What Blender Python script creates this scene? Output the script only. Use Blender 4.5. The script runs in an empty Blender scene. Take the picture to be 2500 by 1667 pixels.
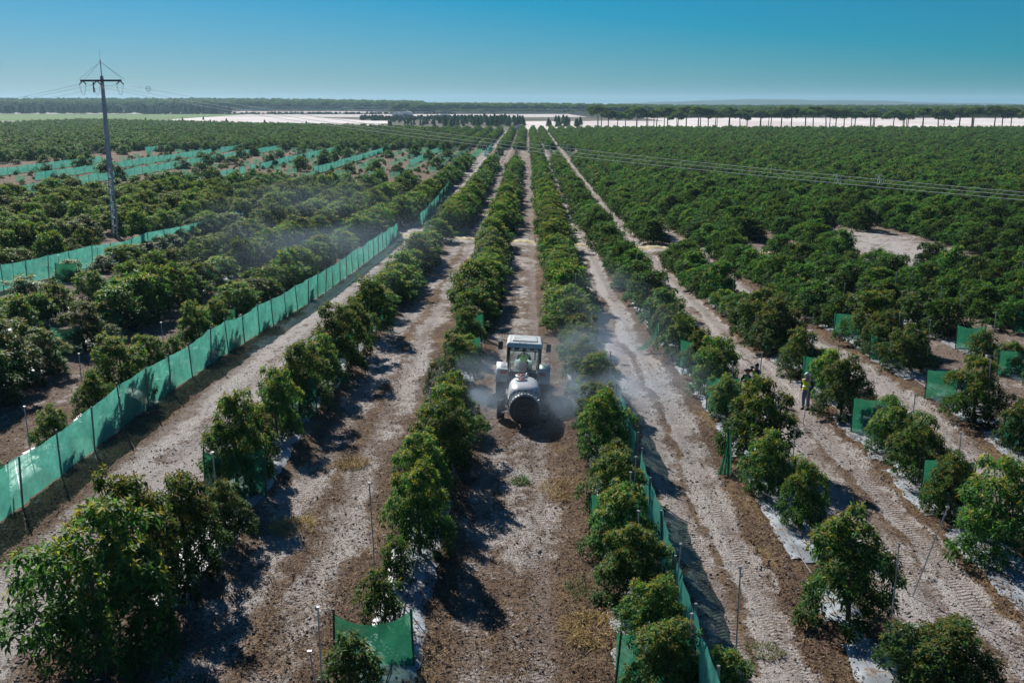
import bpy, math, random
import numpy as np
from mathutils import Vector, Matrix

R = math.radians
rnd = random.Random(7)
scene = bpy.context.scene
C = scene.collection

# ------------------------------------------------------------------ camera
CAM_Z = 13.851
cam_d = bpy.data.cameras.new("camera")
cam = bpy.data.objects.new("camera", cam_d); C.objects.link(cam)
cam_d.lens = 36.0; cam_d.sensor_width = 36.0; cam_d.sensor_fit = 'HORIZONTAL'
cam_d.clip_start = 0.1; cam_d.clip_end = 30000
cam.location = (0, 0, CAM_Z)
cam.rotation_euler = (R(90 - 13.138), 0, R(0.877))
scene.camera = cam

# ------------------------------------------------------------------ world, sun, exposure
SUN_EL, SUN_AZ = 33.0, 30.0            # azimuth: degrees left of +Y
world = bpy.data.worlds.new("World"); scene.world = world
world.use_nodes = True
wn = world.node_tree; wn.nodes.clear()
w_out = wn.nodes.new("ShaderNodeOutputWorld")
w_bg = wn.nodes.new("ShaderNodeBackground")
w_sky = wn.nodes.new("ShaderNodeTexSky")
w_sky.sky_type = 'NISHITA'; w_sky.sun_disc = False
w_sky.sun_elevation = R(SUN_EL); w_sky.sun_rotation = R(-SUN_AZ)
w_sky.altitude = 100; w_sky.air_density = 1.0; w_sky.dust_density = 0.25; w_sky.ozone_density = 3.0
# clear dry air: one even grade of the whole sky towards deep cyan blue
w_tint = wn.nodes.new("ShaderNodeMix"); w_tint.data_type = 'RGBA'; w_tint.blend_type = 'MULTIPLY'; w_tint.clamp_result = False
w_tint.inputs[0].default_value = 1.0
w_tint.inputs[7].default_value = (0.40, 0.405, 0.62, 1)
w_sub = wn.nodes.new("ShaderNodeVectorMath"); w_sub.operation = 'SUBTRACT'; w_sub.inputs[1].default_value = (2.42, 0.0, 0.0)
w_max = wn.nodes.new("ShaderNodeVectorMath"); w_max.operation = 'MAXIMUM'; w_max.inputs[1].default_value = (0.12, 0.1, 0.1)
w_bg.inputs[1].default_value = 0.065
wn.links.new(w_sky.outputs[0], w_tint.inputs[6]); wn.links.new(w_tint.outputs[2], w_sub.inputs[0])
wn.links.new(w_sub.outputs[0], w_max.inputs[0]); wn.links.new(w_max.outputs[0], w_bg.inputs[0])
wn.links.new(w_bg.outputs[0], w_out.inputs[0])

sun_d = bpy.data.lights.new("sun", 'SUN'); sun_d.energy = 5.0; sun_d.angle = R(0.5)
sun_d.color = (1.0, 0.95, 0.88)
sun = bpy.data.objects.new("sun", sun_d); C.objects.link(sun)
sdir = Vector((-math.sin(R(SUN_AZ)) * math.cos(R(SUN_EL)), math.cos(R(SUN_AZ)) * math.cos(R(SUN_EL)), math.sin(R(SUN_EL))))
sun.rotation_euler = (-sdir).to_track_quat('-Z', 'Y').to_euler()
sun.location = (-60, 100, 80)

vs = scene.view_settings
scene.display_settings.display_device = 'sRGB'
vs.view_transform = 'Standard'; vs.look = 'None'; vs.exposure = 0.5; vs.gamma = 1.0; vs.use_curve_mapping = False
cy = scene.cycles
cy.use_denoising = True
cy.max_bounces = 6; cy.diffuse_bounces = 3; cy.glossy_bounces = 2; cy.transmission_bounces = 4
cy.transparent_max_bounces = 12; cy.volume_bounces = 0
cy.sample_clamp_indirect = 4.0
HAZE_DENSITY = 0.00010

# ------------------------------------------------------------------ terrain
S = 1.14
_PY = np.array([0, 42, 60, 85, 107, 150, 206, 373, 520, 700, 1500, 9000]) * S
_PZ = np.array([0, -.05, -.6, -1.4, -1.8, -2.4, -2.6, -3.1, -3.2, -3.3, -3.4, -3.4]) * S
ROWS_X = {"R1": 2.98, "R2": 8.75, "R3": 14.5, "L1": -3.6, "L2": -10.4}
def ss(a, b, v):
    t = np.clip((np.asarray(v, float) - a) / (b - a), 0, 1); return t * t * (3 - 2 * t)
def base_z(Y):
    Y = np.asarray(Y, float)
    return sum(np.interp(Y + d, _PY, _PZ) for d in (-6, -3, 0, 3, 6)) / 5
def left_shift(Y):                      # the rows left of the long fence swing in towards the alley further out
    return 2.5 * ss(112, 150, Y)
RIGHT_ROWS = [2.98, 8.75, 14.5] + [14.5 + 5.65 * k for k in range(1, 75)]
LEFT_ROWS = [-3.6, -10.4] + [-19.5 - 6.65 * k for k in range(60)]
def row_x(x0, Y):
    return x0 + (left_shift(Y) if x0 < -15 else 0.0)
TRACKS = [-1.52, .45, 5.4, 6.75, 11.6, 12.85, 17.0, 18.3, -6.5, -8.3, -14.0, -15.7]
def bed_d(X, Y):
    """distance to the nearest row line"""
    X = np.asarray(X, float); Y = np.asarray(Y, float)
    d = np.full(np.broadcast(X, Y).shape, 99.0)
    for x0 in RIGHT_ROWS[:12] + LEFT_ROWS[:10]:
        d = np.minimum(d, np.abs(X - (x0 + (left_shift(Y) if x0 < -15 else 0))))
    return d
def far_rise(X, Y):
    return 10 * ss(1850, 3000, Y) * ss(-50, -800, X) + 1.5 * ss(1700, 3200, Y) * (1 - ss(-50, 400, X))
def gz(X, Y):
    X = np.asarray(X, float); Y = np.asarray(Y, float)
    z = base_z(Y) + far_rise(X, Y)
    near = 1 - ss(150, 220, Y)
    z = z + near * 0.13 * (1 - ss(.7, 1.7, bed_d(X, Y)))
    for t in TRACKS:
        z = z - near * 0.05 * (1 - ss(.18, .42, np.abs(X - t)))
    return z
def gzf(x, y): return float(gz(x, y))

# ------------------------------------------------------------------ materials
def nt_new(name):
    m = bpy.data.materials.new(name); m.use_nodes = True
    nt = m.node_tree; nt.nodes.clear()
    out = nt.nodes.new("ShaderNodeOutputMaterial")
    return m, nt, out
def N(nt, kind, **kw):
    n = nt.nodes.new(kind)
    for k, v in kw.items():
        if k.startswith("i_"):
            key = k[2:]; key = int(key) if key.isdigit() else key
            n.inputs[key].default_value = v
        else: setattr(n, k, v)
    return n
def mixc(nt, fac, a, b, blend='MIX'):
    n = nt.nodes.new("ShaderNodeMix"); n.data_type = 'RGBA'; n.blend_type = blend
    for idx, v in ((0, fac), (6, a), (7, b)):
        if hasattr(v, "default_value") or hasattr(v, "is_output"): nt.links.new(v, n.inputs[idx])
        else: n.inputs[idx].default_value = v if idx == 0 else (*v, 1)
    return n.outputs[2]
def math_n(nt, op, a, b=None, c=None, clamp=False):
    n = nt.nodes.new("ShaderNodeMath"); n.operation = op; n.use_clamp = clamp
    for i, v in enumerate((a, b, c)):
        if v is None: continue
        if hasattr(v, "is_output"): nt.links.new(v, n.inputs[i])
        else: n.inputs[i].default_value = v
    return n.outputs[0]
def remap(nt, v, a, b, c=0., d=1.):
    n = nt.nodes.new("ShaderNodeMapRange"); n.interpolation_type = 'SMOOTHSTEP'
    nt.links.new(v, n.inputs[0])
    for i, k in enumerate((a, b, c, d)): n.inputs[i + 1].default_value = k
    return n.outputs[0]
def noise(nt, vec, scale, detail=4, rough=.55, scl=None):
    if scl is not None:
        mp = nt.nodes.new("ShaderNodeMapping"); mp.inputs[3].default_value = scl
        nt.links.new(vec, mp.inputs[0]); vec = mp.outputs[0]
    n = nt.nodes.new("ShaderNodeTexNoise"); n.inputs["Scale"].default_value = scale
    n.inputs["Detail"].default_value = detail; n.inputs["Roughness"].default_value = rough
    nt.links.new(vec, n.inputs["Vector"]); return n.outputs[0]

def plain(name, col, rough=.6, metal=0., var=.12, scale=9., bump=0.0, spec=.4):
    """a painted/plastic/wood surface with grime-like variation"""
    m, nt, out = nt_new(name)
    b = N(nt, "ShaderNodeBsdfPrincipled"); b.inputs["Roughness"].default_value = rough
    b.inputs["Metallic"].default_value = metal; b.inputs["Specular IOR Level"].default_value = spec
    tc = N(nt, "ShaderNodeTexCoord")
    nz = noise(nt, tc.outputs["Object"], scale, 5)
    f = remap(nt, nz, .35, .7)
    lo = tuple(c * (1 - var) for c in col); hi = tuple(min(1, c * (1 + var)) for c in col)
    nt.links.new(mixc(nt, f, lo, hi), b.inputs["Base Color"])
    if bump:
        bp = N(nt, "ShaderNodeBump"); bp.inputs["Strength"].default_value = bump; bp.inputs["Distance"].default_value = .01
        nt.links.new(noise(nt, tc.outputs["Object"], scale * 6, 4), bp.inputs["Height"]); nt.links.new(bp.outputs[0], b.inputs["Normal"])
    nt.links.new(b.outputs[0], out.inputs[0]); return m

def leaf_mat(name, trans=.42, tcol=(1.5, 1.5, .6), rough=.55):
    m, nt, out = nt_new(name)
    at = N(nt, "ShaderNodeAttribute", attribute_name="Col")
    oi = N(nt, "ShaderNodeObjectInfo")
    v = remap(nt, oi.outputs["Random"], 0, 1, .68, 1.28)
    hsv = N(nt, "ShaderNodeHueSaturation")
    nt.links.new(at.outputs[0], hsv.inputs["Color"]); nt.links.new(v, hsv.inputs["Value"])
    h2 = remap(nt, oi.outputs["Random"], .0, 1., .49, .512); nt.links.new(h2, hsv.inputs["Hue"])
    b = N(nt, "ShaderNodeBsdfPrincipled"); b.inputs["Roughness"].default_value = rough
    b.inputs["Specular IOR Level"].default_value = .16
    nt.links.new(hsv.outputs[0], b.inputs["Base Color"])
    t = N(nt, "ShaderNodeBsdfTranslucent")
    nt.links.new(mixc(nt, 1.0, hsv.outputs[0], tcol, 'MULTIPLY'), t.inputs[0])
    mx = N(nt, "ShaderNodeMixShader", i_0=trans)
    nt.links.new(b.outputs[0], mx.inputs[1]); nt.links.new(t.outputs[0], mx.inputs[2])
    nt.links.new(mx.outputs[0], out.inputs[0]); return m

def net_mat(name, col, dif=.42, tra=.42, scale=60, worn=.15):
    m, nt, out = nt_new(name)
    tc = N(nt, "ShaderNodeTexCoord")
    nz = noise(nt, tc.outputs["Object"], 1.7, 5)
    cv = mixc(nt, remap(nt, nz, .3, .75), tuple(c * .8 for c in col), tuple(c * 1.15 for c in col))
    d = N(nt, "ShaderNodeBsdfDiffuse"); t = N(nt, "ShaderNodeBsdfTranslucent"); tp = N(nt, "ShaderNodeBsdfTransparent")
    nt.links.new(cv, d.inputs[0]); nt.links.new(mixc(nt, 1., cv, (1.25, 1.2, 1.15), 'MULTIPLY'), t.inputs[0])
    tp.inputs[0].default_value = (.72, 1, .88, 1)
    m1 = N(nt, "ShaderNodeMixShader", i_0=tra / (dif + tra))
    nt.links.new(d.outputs[0], m1.inputs[1]); nt.links.new(t.outputs[0], m1.inputs[2])
    m2 = N(nt, "ShaderNodeMixShader")
    fine = noise(nt, tc.outputs["Object"], 5, 6)
    nt.links.new(remap(nt, fine, .3, .8, 1 - dif - tra - worn * .5, 1 - dif - tra + worn), m2.inputs[0])
    nt.links.new(m1.outputs[0], m2.inputs[1]); nt.links.new(tp.outputs[0], m2.inputs[2])
    nt.links.new(m2.outputs[0], out.inputs[0]); return m

def ground_mat():
    m, nt, out = nt_new("orchard_ground")
    geo = N(nt, "ShaderNodeNewGeometry"); pos = geo.outputs["Position"]
    at = N(nt, "ShaderNodeAttribute", attribute_name="mask"); sep = N(nt, "ShaderNodeSeparateColor")
    nt.links.new(at.outputs["Color"], sep.inputs[0])
    sand_a, straw_a, track_a = sep.outputs
    tu = N(nt, "ShaderNodeAttribute", attribute_name="track_u").outputs["Fac"]
    n1 = noise(nt, pos, .7, 7, .62, (1, .6, 1))
    n2 = noise(nt, pos, 2.6, 6, .65, (1, .55, 1))
    n3 = noise(nt, pos, 11, 6, .7)
    n4 = noise(nt, pos, 42, 4, .6)
    n5 = noise(nt, pos, 5.5, 5, .7, (1, .8, 1))
    # soil and sand
    jit = math_n(nt, 'ADD', math_n(nt, 'MULTIPLY', math_n(nt, 'SUBTRACT', n1, .5), 1.3),
                 math_n(nt, 'ADD', math_n(nt, 'MULTIPLY', math_n(nt, 'SUBTRACT', n2, .5), 1.5), math_n(nt, 'MULTIPLY', math_n(nt, 'SUBTRACT', n3, .5), .9)))
    s = remap(nt, math_n(nt, 'ADD', sand_a, jit), .39, .66)
    soil = mixc(nt, remap(nt, n3, .3, .7), (.17, .122, .092), (.40, .315, .26))
    sand = mixc(nt, remap(nt, n4, .3, .75), (.50, .445, .415), (.84, .79, .76))
    col = mixc(nt, s, soil, sand)
    # tyre-packed dust
    tr = math_n(nt, 'MULTIPLY', track_a, remap(nt, n2, .25, .6))
    dust = mixc(nt, remap(nt, n4, .3, .75), (.30, .245, .22), (.52, .45, .42))
    col = mixc(nt, math_n(nt, 'MULTIPLY', tr, .8), col, dust)
    # flattened straw and dead weeds
    st = remap(nt, math_n(nt, 'ADD', straw_a, math_n(nt, 'ADD', math_n(nt, 'MULTIPLY', math_n(nt, 'SUBTRACT', n5, .5), 1.6), math_n(nt, 'MULTIPLY', math_n(nt, 'SUBTRACT', n1, .5), -1.2))), .42, .66)
    stc = mixc(nt, remap(nt, n3, .35, .65), (.062, .036, .024), (.285, .178, .112))
    stc = mixc(nt, remap(nt, n1, .46, .68, 0, .65), stc, (.46, .31, .13))
    stc = mixc(nt, remap(nt, n4, .5, .75, 0, .65), stc, (.50, .40, .28))
    stc = mixc(nt, remap(nt, n2, .56, .66, 0, .7), stc, (.055, .036, .026))
    stc = mixc(nt, remap(nt, n2, .42, .32, 0, .55), stc, (.44, .36, .29))
    col = mixc(nt, math_n(nt, 'MULTIPLY', st, .88), col, stc)
    # dark leaf litter, clods and white crumbs
    n6 = noise(nt, pos, 17, 3, .6, (1, .7, 1)); n7 = noise(nt, pos, 7.5, 4, .7, (1, .5, 1))
    col = mixc(nt, math_n(nt, 'MULTIPLY', remap(nt, n6, .56, .66), .75), col, (.105, .078, .062))
    col = mixc(nt, math_n(nt, 'MULTIPLY', remap(nt, n7, .60, .70), .5), col, (.15, .11, .085))
    col = mixc(nt, math_n(nt, 'MULTIPLY', remap(nt, n7, .42, .30), math_n(nt, 'MULTIPLY', s, .75)), col, (.86, .82, .79))
    b = N(nt, "ShaderNodeBsdfPrincipled"); b.inputs["Roughness"].default_value = .95; b.inputs["Specular IOR Level"].default_value = .12
    nt.links.new(col, b.inputs["Base Color"])
    # relief: crumbs, clods, cleat prints of the tyres
    sx = N(nt, "ShaderNodeSeparateXYZ"); nt.links.new(pos, sx.inputs[0])
    ph = math_n(nt, 'ADD', math_n(nt, 'MULTIPLY', sx.outputs[1], 2 * math.pi / .17), math_n(nt, 'MULTIPLY', math_n(nt, 'ABSOLUTE', tu), 4.6))
    cleat = math_n(nt, 'MULTIPLY', math_n(nt, 'SINE', math_n(nt, 'ADD', ph, math_n(nt, 'MULTIPLY', n2, 2.0))), math_n(nt, 'MULTIPLY', track_a, remap(nt, n1, .40, .56, .15, 1.)))
    hgt = math_n(nt, 'ADD', math_n(nt, 'MULTIPLY', n3, 1.3), math_n(nt, 'ADD', math_n(nt, 'MULTIPLY', n4, .6), math_n(nt, 'MULTIPLY', n2, 1.6)))
    hgt = math_n(nt, 'ADD', math_n(nt, 'ADD', hgt, math_n(nt, 'MULTIPLY', n6, .8)), math_n(nt, 'MULTIPLY', cleat, .34))
    bp = N(nt, "ShaderNodeBump"); bp.inputs["Strength"].default_value = 1.0; bp.inputs["Distance"].default_value = .17
    nt.links.new(hgt, bp.inputs["Height"]); nt.links.new(bp.outputs[0], b.inputs["Normal"])
    nt.links.new(b.outputs[0], out.inputs[0]); return m

def field_mat(name, a, b_, scale=.02, c=None):
    m, nt, out = nt_new(name)
    geo = N(nt, "ShaderNodeNewGeometry"); pos = geo.outputs["Position"]
    f = remap(nt, noise(nt, pos, scale, 7, .6, (1, .35, 1)), .35, .68)
    col = mixc(nt, f, a, b_)
    if c: col = mixc(nt, remap(nt, noise(nt, pos, scale * 6, 5), .58, .75), col, c)
    p = N(nt, "ShaderNodeBsdfPrincipled"); p.inputs["Roughness"].default_value = .95; p.inputs["Specular IOR Level"].default_value = .1
    nt.links.new(col, p.inputs["Base Color"]); nt.links.new(p.outputs[0], out.inputs[0]); return m

def glass_mat():
    m, nt, out = nt_new("cab_glass")
    g = N(nt, "ShaderNodeBsdfGlossy"); g.inputs["Roughness"].default_value = .05; g.inputs[0].default_value = (.9, .95, 1, 1)
    t = N(nt, "ShaderNodeBsdfTransparent"); t.inputs[0].default_value = (.80, .90, .88, 1)
    fr = N(nt, "ShaderNodeFresnel"); fr.inputs[0].default_value = 1.5
    mx = N(nt, "ShaderNodeMixShader"); nt.links.new(math_n(nt, 'ADD', fr.outputs[0], .04), mx.inputs[0])
    nt.links.new(t.outputs[0], mx.inputs[1]); nt.links.new(g.outputs[0], mx.inputs[2])
    nt.links.new(mx.outputs[0], out.inputs[0]); return m

M = {}
M["ground"] = ground_mat()
M["leaf"] = leaf_mat("avocado_leaf")
M["pine"] = leaf_mat("pine_needles", .35, (1.3, 1.4, .7), .7)
M["bark"] = plain("bark", (.13, .10, .075), .9, bump=.5)
M["pine_bark"] = plain("pine_bark", (.20, .14, .11), .9, bump=.5)
M["net_teal"] = net_mat("teal_fence_net", (.105, .43, .35), .31, .53)
M["net_green"] = net_mat("green_screen_net", (.025, .17, .095), .48, .34, worn=.14)
M["net_pale"] = net_mat("pale_green_net", (.10, .26, .18), .28, .32)
M["film"] = plain("mulch_film", (.36, .40, .44), .42, var=.4, scale=1.1, bump=.5, spec=.35)
_nt = M["film"].node_tree; _b = next(n for n in _nt.nodes if n.type == 'BSDF_PRINCIPLED'); _c = _b.inputs["Base Color"].links[0].from_socket
_pos = N(_nt, "ShaderNodeNewGeometry").outputs["Position"]          # blown-over sand and leaf litter
_dirt = mixc(_nt, remap(_nt, noise(_nt, _pos, 14, 4), .4, .65), (.13, .10, .08), (.40, .33, .28))
_nt.links.new(mixc(_nt, remap(_nt, noise(_nt, _pos, 2.2, 6, .65), .52, .64), _c, _dirt), _b.inputs["Base Color"])
M["hose"] = plain("drip_hose", (.025, .025, .028), .5)
M["steel"] = plain("galvanised_steel", (.42, .43, .45), .45, .5)
M["post"] = plain("weathered_post", (.20, .20, .20), .75)
M["green_post"] = plain("green_post", (.03, .075, .05), .6)
M["concrete"] = plain("pole_concrete", (.50, .52, .56), .8, var=.15, scale=1.5)
M["wire"] = plain("aluminium_wire", (.50, .54, .50), .8, 0)
M["dark"] = plain("dark_fitting", (.06, .06, .07), .5)
M["porcelain"] = plain("insulator", (.13, .10, .11), .35)
M["white"] = plain("white_paint", (.56, .59, .57), .42, var=.16, scale=3)
M["grey_paint"] = plain("grey_paint", (.44, .48, .46), .45)
M["black"] = plain("black_plastic", (.022, .022, .025), .55)
M["matt"] = plain("matt_black_cover", (.020, .021, .024), .9, spec=.1)
M["rubber"] = plain("tyre_rubber", (.035, .033, .032), .85, var=.5, scale=4)
M["rim"] = plain("rim_paint", (.5, .5, .48), .5)
M["red"] = plain("red_lens", (.55, .05, .03), .25)
M["red_cap"] = plain("red_cap", (.35, .03, .03), .45)
M["tank"] = plain("tank_plastic", (.46, .48, .50), .36, var=.16, scale=2.2)
M["glass"] = glass_mat()
M["skin"] = plain("skin", (.42, .25, .18), .55)
M["hair"] = plain("dark_hair", (.03, .022, .018), .6)
M["grey_hair"] = plain("grey_cap", (.55, .55, .54), .7)
M["red_hat"] = plain("red_hat", (.25, .09, .06), .7)
M["vest_y"] = plain("yellow_vest", (.92, 1.0, .03), .6, var=.1)
M["vest_g"] = plain("green_vest", (.25, .85, .06), .6, var=.1)
M["band"] = plain("grey_band", (.55, .62, .55), .4)
M["navy"] = plain("dark_shirt", (.018, .022, .03), .8)
M["trousers"] = plain("blue_trousers", (.15, .18, .27), .85)
M["trousers_d"] = plain("dark_trousers", (.03, .05, .08), .85)
M["shoe"] = plain("shoe", (.02, .018, .016), .6)
M["straw"] = leaf_mat("dry_straw_blades", .15, (1.2, 1.1, .8), .8)
M["clod"] = leaf_mat("soil_clod", .0, (1, 1, 1), .9)
M["ridge"] = field_mat("yellow_sand", (.46, .38, .22), (.70, .60, .36), 1.6, (.36, .29, .21))
M["sand"] = field_mat("white_sand", (.62, .55, .52), (.80, .75, .73), .012, (.52, .45, .41))
M["pink_sand"] = field_mat("bare_pink_soil", (.42, .33, .29), (.66, .57, .52), .012)
M["meadow"] = field_mat("meadow_grass", (.085, .17, .035), (.13, .22, .055), .01)
M["scrub"] = field_mat("scrub_ground", (.07, .075, .05), (.17, .15, .12), .015)
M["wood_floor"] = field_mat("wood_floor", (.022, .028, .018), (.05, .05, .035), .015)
M["hill"] = field_mat("hill_woods", (.035, .06, .035), (.06, .08, .05), .004)
M["shed_wall"] = plain("shed_wall", (.55, .58, .62), .6, var=.05, scale=.2)

# ------------------------------------------------------------------ mesh helpers
class MB:
    def __init__(s): s.v = []; s.f = []
    def add(s, v, f):
        o = len(s.v); s.v.extend([tuple(p) for p in v]); s.f.extend([tuple(i + o for i in q) for q in f]); return s
    def box(s, x0, x1, y0, y1, z0, z1):
        v = [(x0, y0, z0), (x1, y0, z0), (x1, y1, z0), (x0, y1, z0), (x0, y0, z1), (x1, y0, z1), (x1, y1, z1), (x0, y1, z1)]
        return s.add(v, [(0, 3, 2, 1), (4, 5, 6, 7), (0, 1, 5, 4), (1, 2, 6, 5), (2, 3, 7, 6), (3, 0, 4, 7)])
    def hexa(s, v):
        return s.add(v, [(0, 3, 2, 1), (4, 5, 6, 7), (0, 1, 5, 4), (1, 2, 6, 5), (2, 3, 7, 6), (3, 0, 4, 7)])
    def tube(s, pts, rad, n=6, cap=True):
        pts = [Vector(p) for p in pts]; k = len(pts)
        rs = rad if hasattr(rad, "__len__") else [rad] * k
        rings = []; ref = None
        for i, p in enumerate(pts):
            d = (pts[min(i + 1, k - 1)] - pts[max(i - 1, 0)]).normalized()
            if ref is None: ref = Vector((1, 0, 0)) if abs(d.x) < .9 else Vector((0, 1, 0))
            a = (ref - d * ref.dot(d)).normalized(); ref = a; b = d.cross(a)
            rings.append([p + (a * math.cos(t) + b * math.sin(t)) * rs[i] for t in [2 * math.pi * j / n for j in range(n)]])
        v = [q for r_ in rings for q in r_]; f = []
        for i in range(k - 1):
            for j in range(n):
                f.append((i * n + j, i * n + (j + 1) % n, (i + 1) * n + (j + 1) % n, (i + 1) * n + j))
        if cap: f.append(tuple(range(n))[::-1]); f.append(tuple(range((k - 1) * n, k * n)))
        return s.add(v, f)
    def lathe(s, prof, origin=(0, 0, 0), axis='Z', n=20, close=True):
        """prof: list of (radius, height along the axis)"""
        v = []; f = []; ox, oy, oz = origin
        for r_, h in prof:
            for j in range(n):
                t = 2 * math.pi * j / n; a, b = r_ * math.cos(t), r_ * math.sin(t)
                v.append({'Z': (ox + a, oy + b, oz + h), 'X': (ox + h, oy + a, oz + b), 'Y': (ox + b, oy + h, oz + a)}[axis])
        for i in range(len(prof) - 1):
            for j in range(n):
                f.append((i * n + j, i * n + (j + 1) % n, (i + 1) * n + (j + 1) % n, (i + 1) * n + j))
        if close: f.append(tuple(range(n))[::-1]); f.append(tuple(range((len(prof) - 1) * n, len(prof) * n)))
        return s.add(v, f)
    def mesh(s, name, mat, smooth=False):
        me = bpy.data.meshes.new(name); me.from_pydata(s.v, [], s.f); me.update()
        if mat: me.materials.append(mat)
        if smooth: me.polygons.foreach_set("use_smooth", [True] * len(me.polygons))
        return me
    def obj(s, name, mat, parent=None, smooth=False, bevel=0.0, loc=None):
        return mk(name, s.mesh(name, mat, smooth), parent, bevel, loc)
def mk(name, me, parent=None, bevel=0.0, loc=None):
    o = bpy.data.objects.new(name, me); C.objects.link(o)
    if parent is not None: o.parent = parent
    if loc is not None: o.location = loc
    if bevel:
        b = o.modifiers.new("bevel", 'BEVEL'); b.width = bevel; b.segments = 2; b.limit_method = 'ANGLE'
    return o
def np_mesh(name, v, f, mat, col=None, smooth=False):
    me = bpy.data.meshes.new(name)
    v = np.asarray(v, np.float32); f = np.asarray(f, np.int32); k = f.shape[1]
    me.vertices.add(len(v)); me.vertices.foreach_set("co", v.ravel())
    me.loops.add(f.size); me.loops.foreach_set("vertex_index", f.ravel())
    me.polygons.add(len(f)); me.polygons.foreach_set("loop_start", np.arange(0, f.size, k, dtype=np.int32))
    me.update(calc_edges=True)
    if col is not None:
        a = me.color_attributes.new("Col", 'FLOAT_COLOR', 'POINT')
        c4 = np.ones((len(v), 4), np.float32); c4[:, :3] = col; a.data.foreach_set("color", c4.ravel())
    if smooth: me.polygons.foreach_set("use_smooth", np.ones(len(f), bool))
    if mat: me.materials.append(mat)
    me.validate(); return me
def tag(o, label=None, cat=None, group=None, kind=None):
    if label: o["label"] = label
    if cat: o["category"] = cat
    if group: o["group"] = group
    if kind: o["kind"] = kind
    return o
def empty(name, loc=(0, 0, 0), rz=0.0):
    o = bpy.data.objects.new(name, None); C.objects.link(o); o.empty_display_size = .3
    o.location = loc; o.rotation_euler = (0, 0, rz); return o
def copy_tree(o, parent=None):
    c = o.copy(); C.objects.link(c)
    if parent is not None: c.parent = parent
    for ch in list(o.children): copy_tree(ch, c)
    return c
ORD = "first second third fourth fifth sixth seventh eighth ninth tenth eleventh twelfth thirteenth fourteenth fifteenth sixteenth seventeenth eighteenth nineteenth twentieth".split()

# ------------------------------------------------------------------ haze (box round the whole place)
hz = MB().box(-9000, 9000, -400, 11000, -9, 75).obj("haze", None)
tag(hz, "thin pale haze over the whole plain", None, None, "stuff")
hm, hnt, hout = nt_new("haze_air")
pv = N(hnt, "ShaderNodeVolumePrincipled"); pv.inputs["Density"].default_value = HAZE_DENSITY
pv.inputs["Color"].default_value = (.50, .78, 1.0, 1); pv.inputs["Anisotropy"].default_value = .2
hnt.links.new(pv.outputs[0], hout.inputs["Volume"]); hz.data.materials.append(hm)

# ------------------------------------------------------------------ ground sheet
def stretch(a, b, step, grow, lim):
    out = [b]; st = step
    while out[-1] < lim: st *= grow; out.append(out[-1] + st)
    return out
xs = list(np.arange(-20, 21.01, .2))
gr = stretch(0, 21, .2, 1.07, 8800); gl = [-q for q in stretch(0, 20, .2, 1.07, 8800)]
xs = np.array(sorted(gl[1:]) + xs + gr[1:])
ys = np.array([-380, -200, -90, -30, 0, 10] + list(np.arange(14, 56, .22)) + stretch(0, 56, .22, 1.012, 10500))
XX, YY = np.meshgrid(xs, ys)
ZZ = gz(XX, YY)
rs = np.random.RandomState(3)
def vnoise(x, y, seed):
    r2 = np.random.RandomState(seed); t = r2.rand(256, 256)
    xi = np.floor(x).astype(int); yi = np.floor(y).astype(int); fx = x - xi; fy = y - yi
    fx = fx * fx * (3 - 2 * fx); fy = fy * fy * (3 - 2 * fy)
    g = lambda a, b: t[a % 256, b % 256]
    return (g(xi, yi) * (1 - fx) + g(xi + 1, yi) * fx) * (1 - fy) + (g(xi, yi + 1) * (1 - fx) + g(xi + 1, yi + 1) * fx) * fy - .5
nearf = 1 - ss(60, 140, YY)
ZZ = ZZ + nearf * (.05 * vnoise(XX * 1.3, YY * 1.3, 1) + .05 * vnoise(XX * 3.1, YY * 2.6, 2))
ZZ = ZZ + 0.6 * ss(1200, 2500, YY) * vnoise(XX / 300, YY / 300, 5)
bd = bed_d(XX, YY)
sand_m = np.full(XX.shape, .30); straw_m = np.full(XX.shape, .22)
def band(x0, x1, w=.35): return ss(x0 - w, x0 + w, XX) * (1 - ss(x1 - w, x1 + w, XX))
infield = (1 - ss(640, 700, YY))
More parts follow.
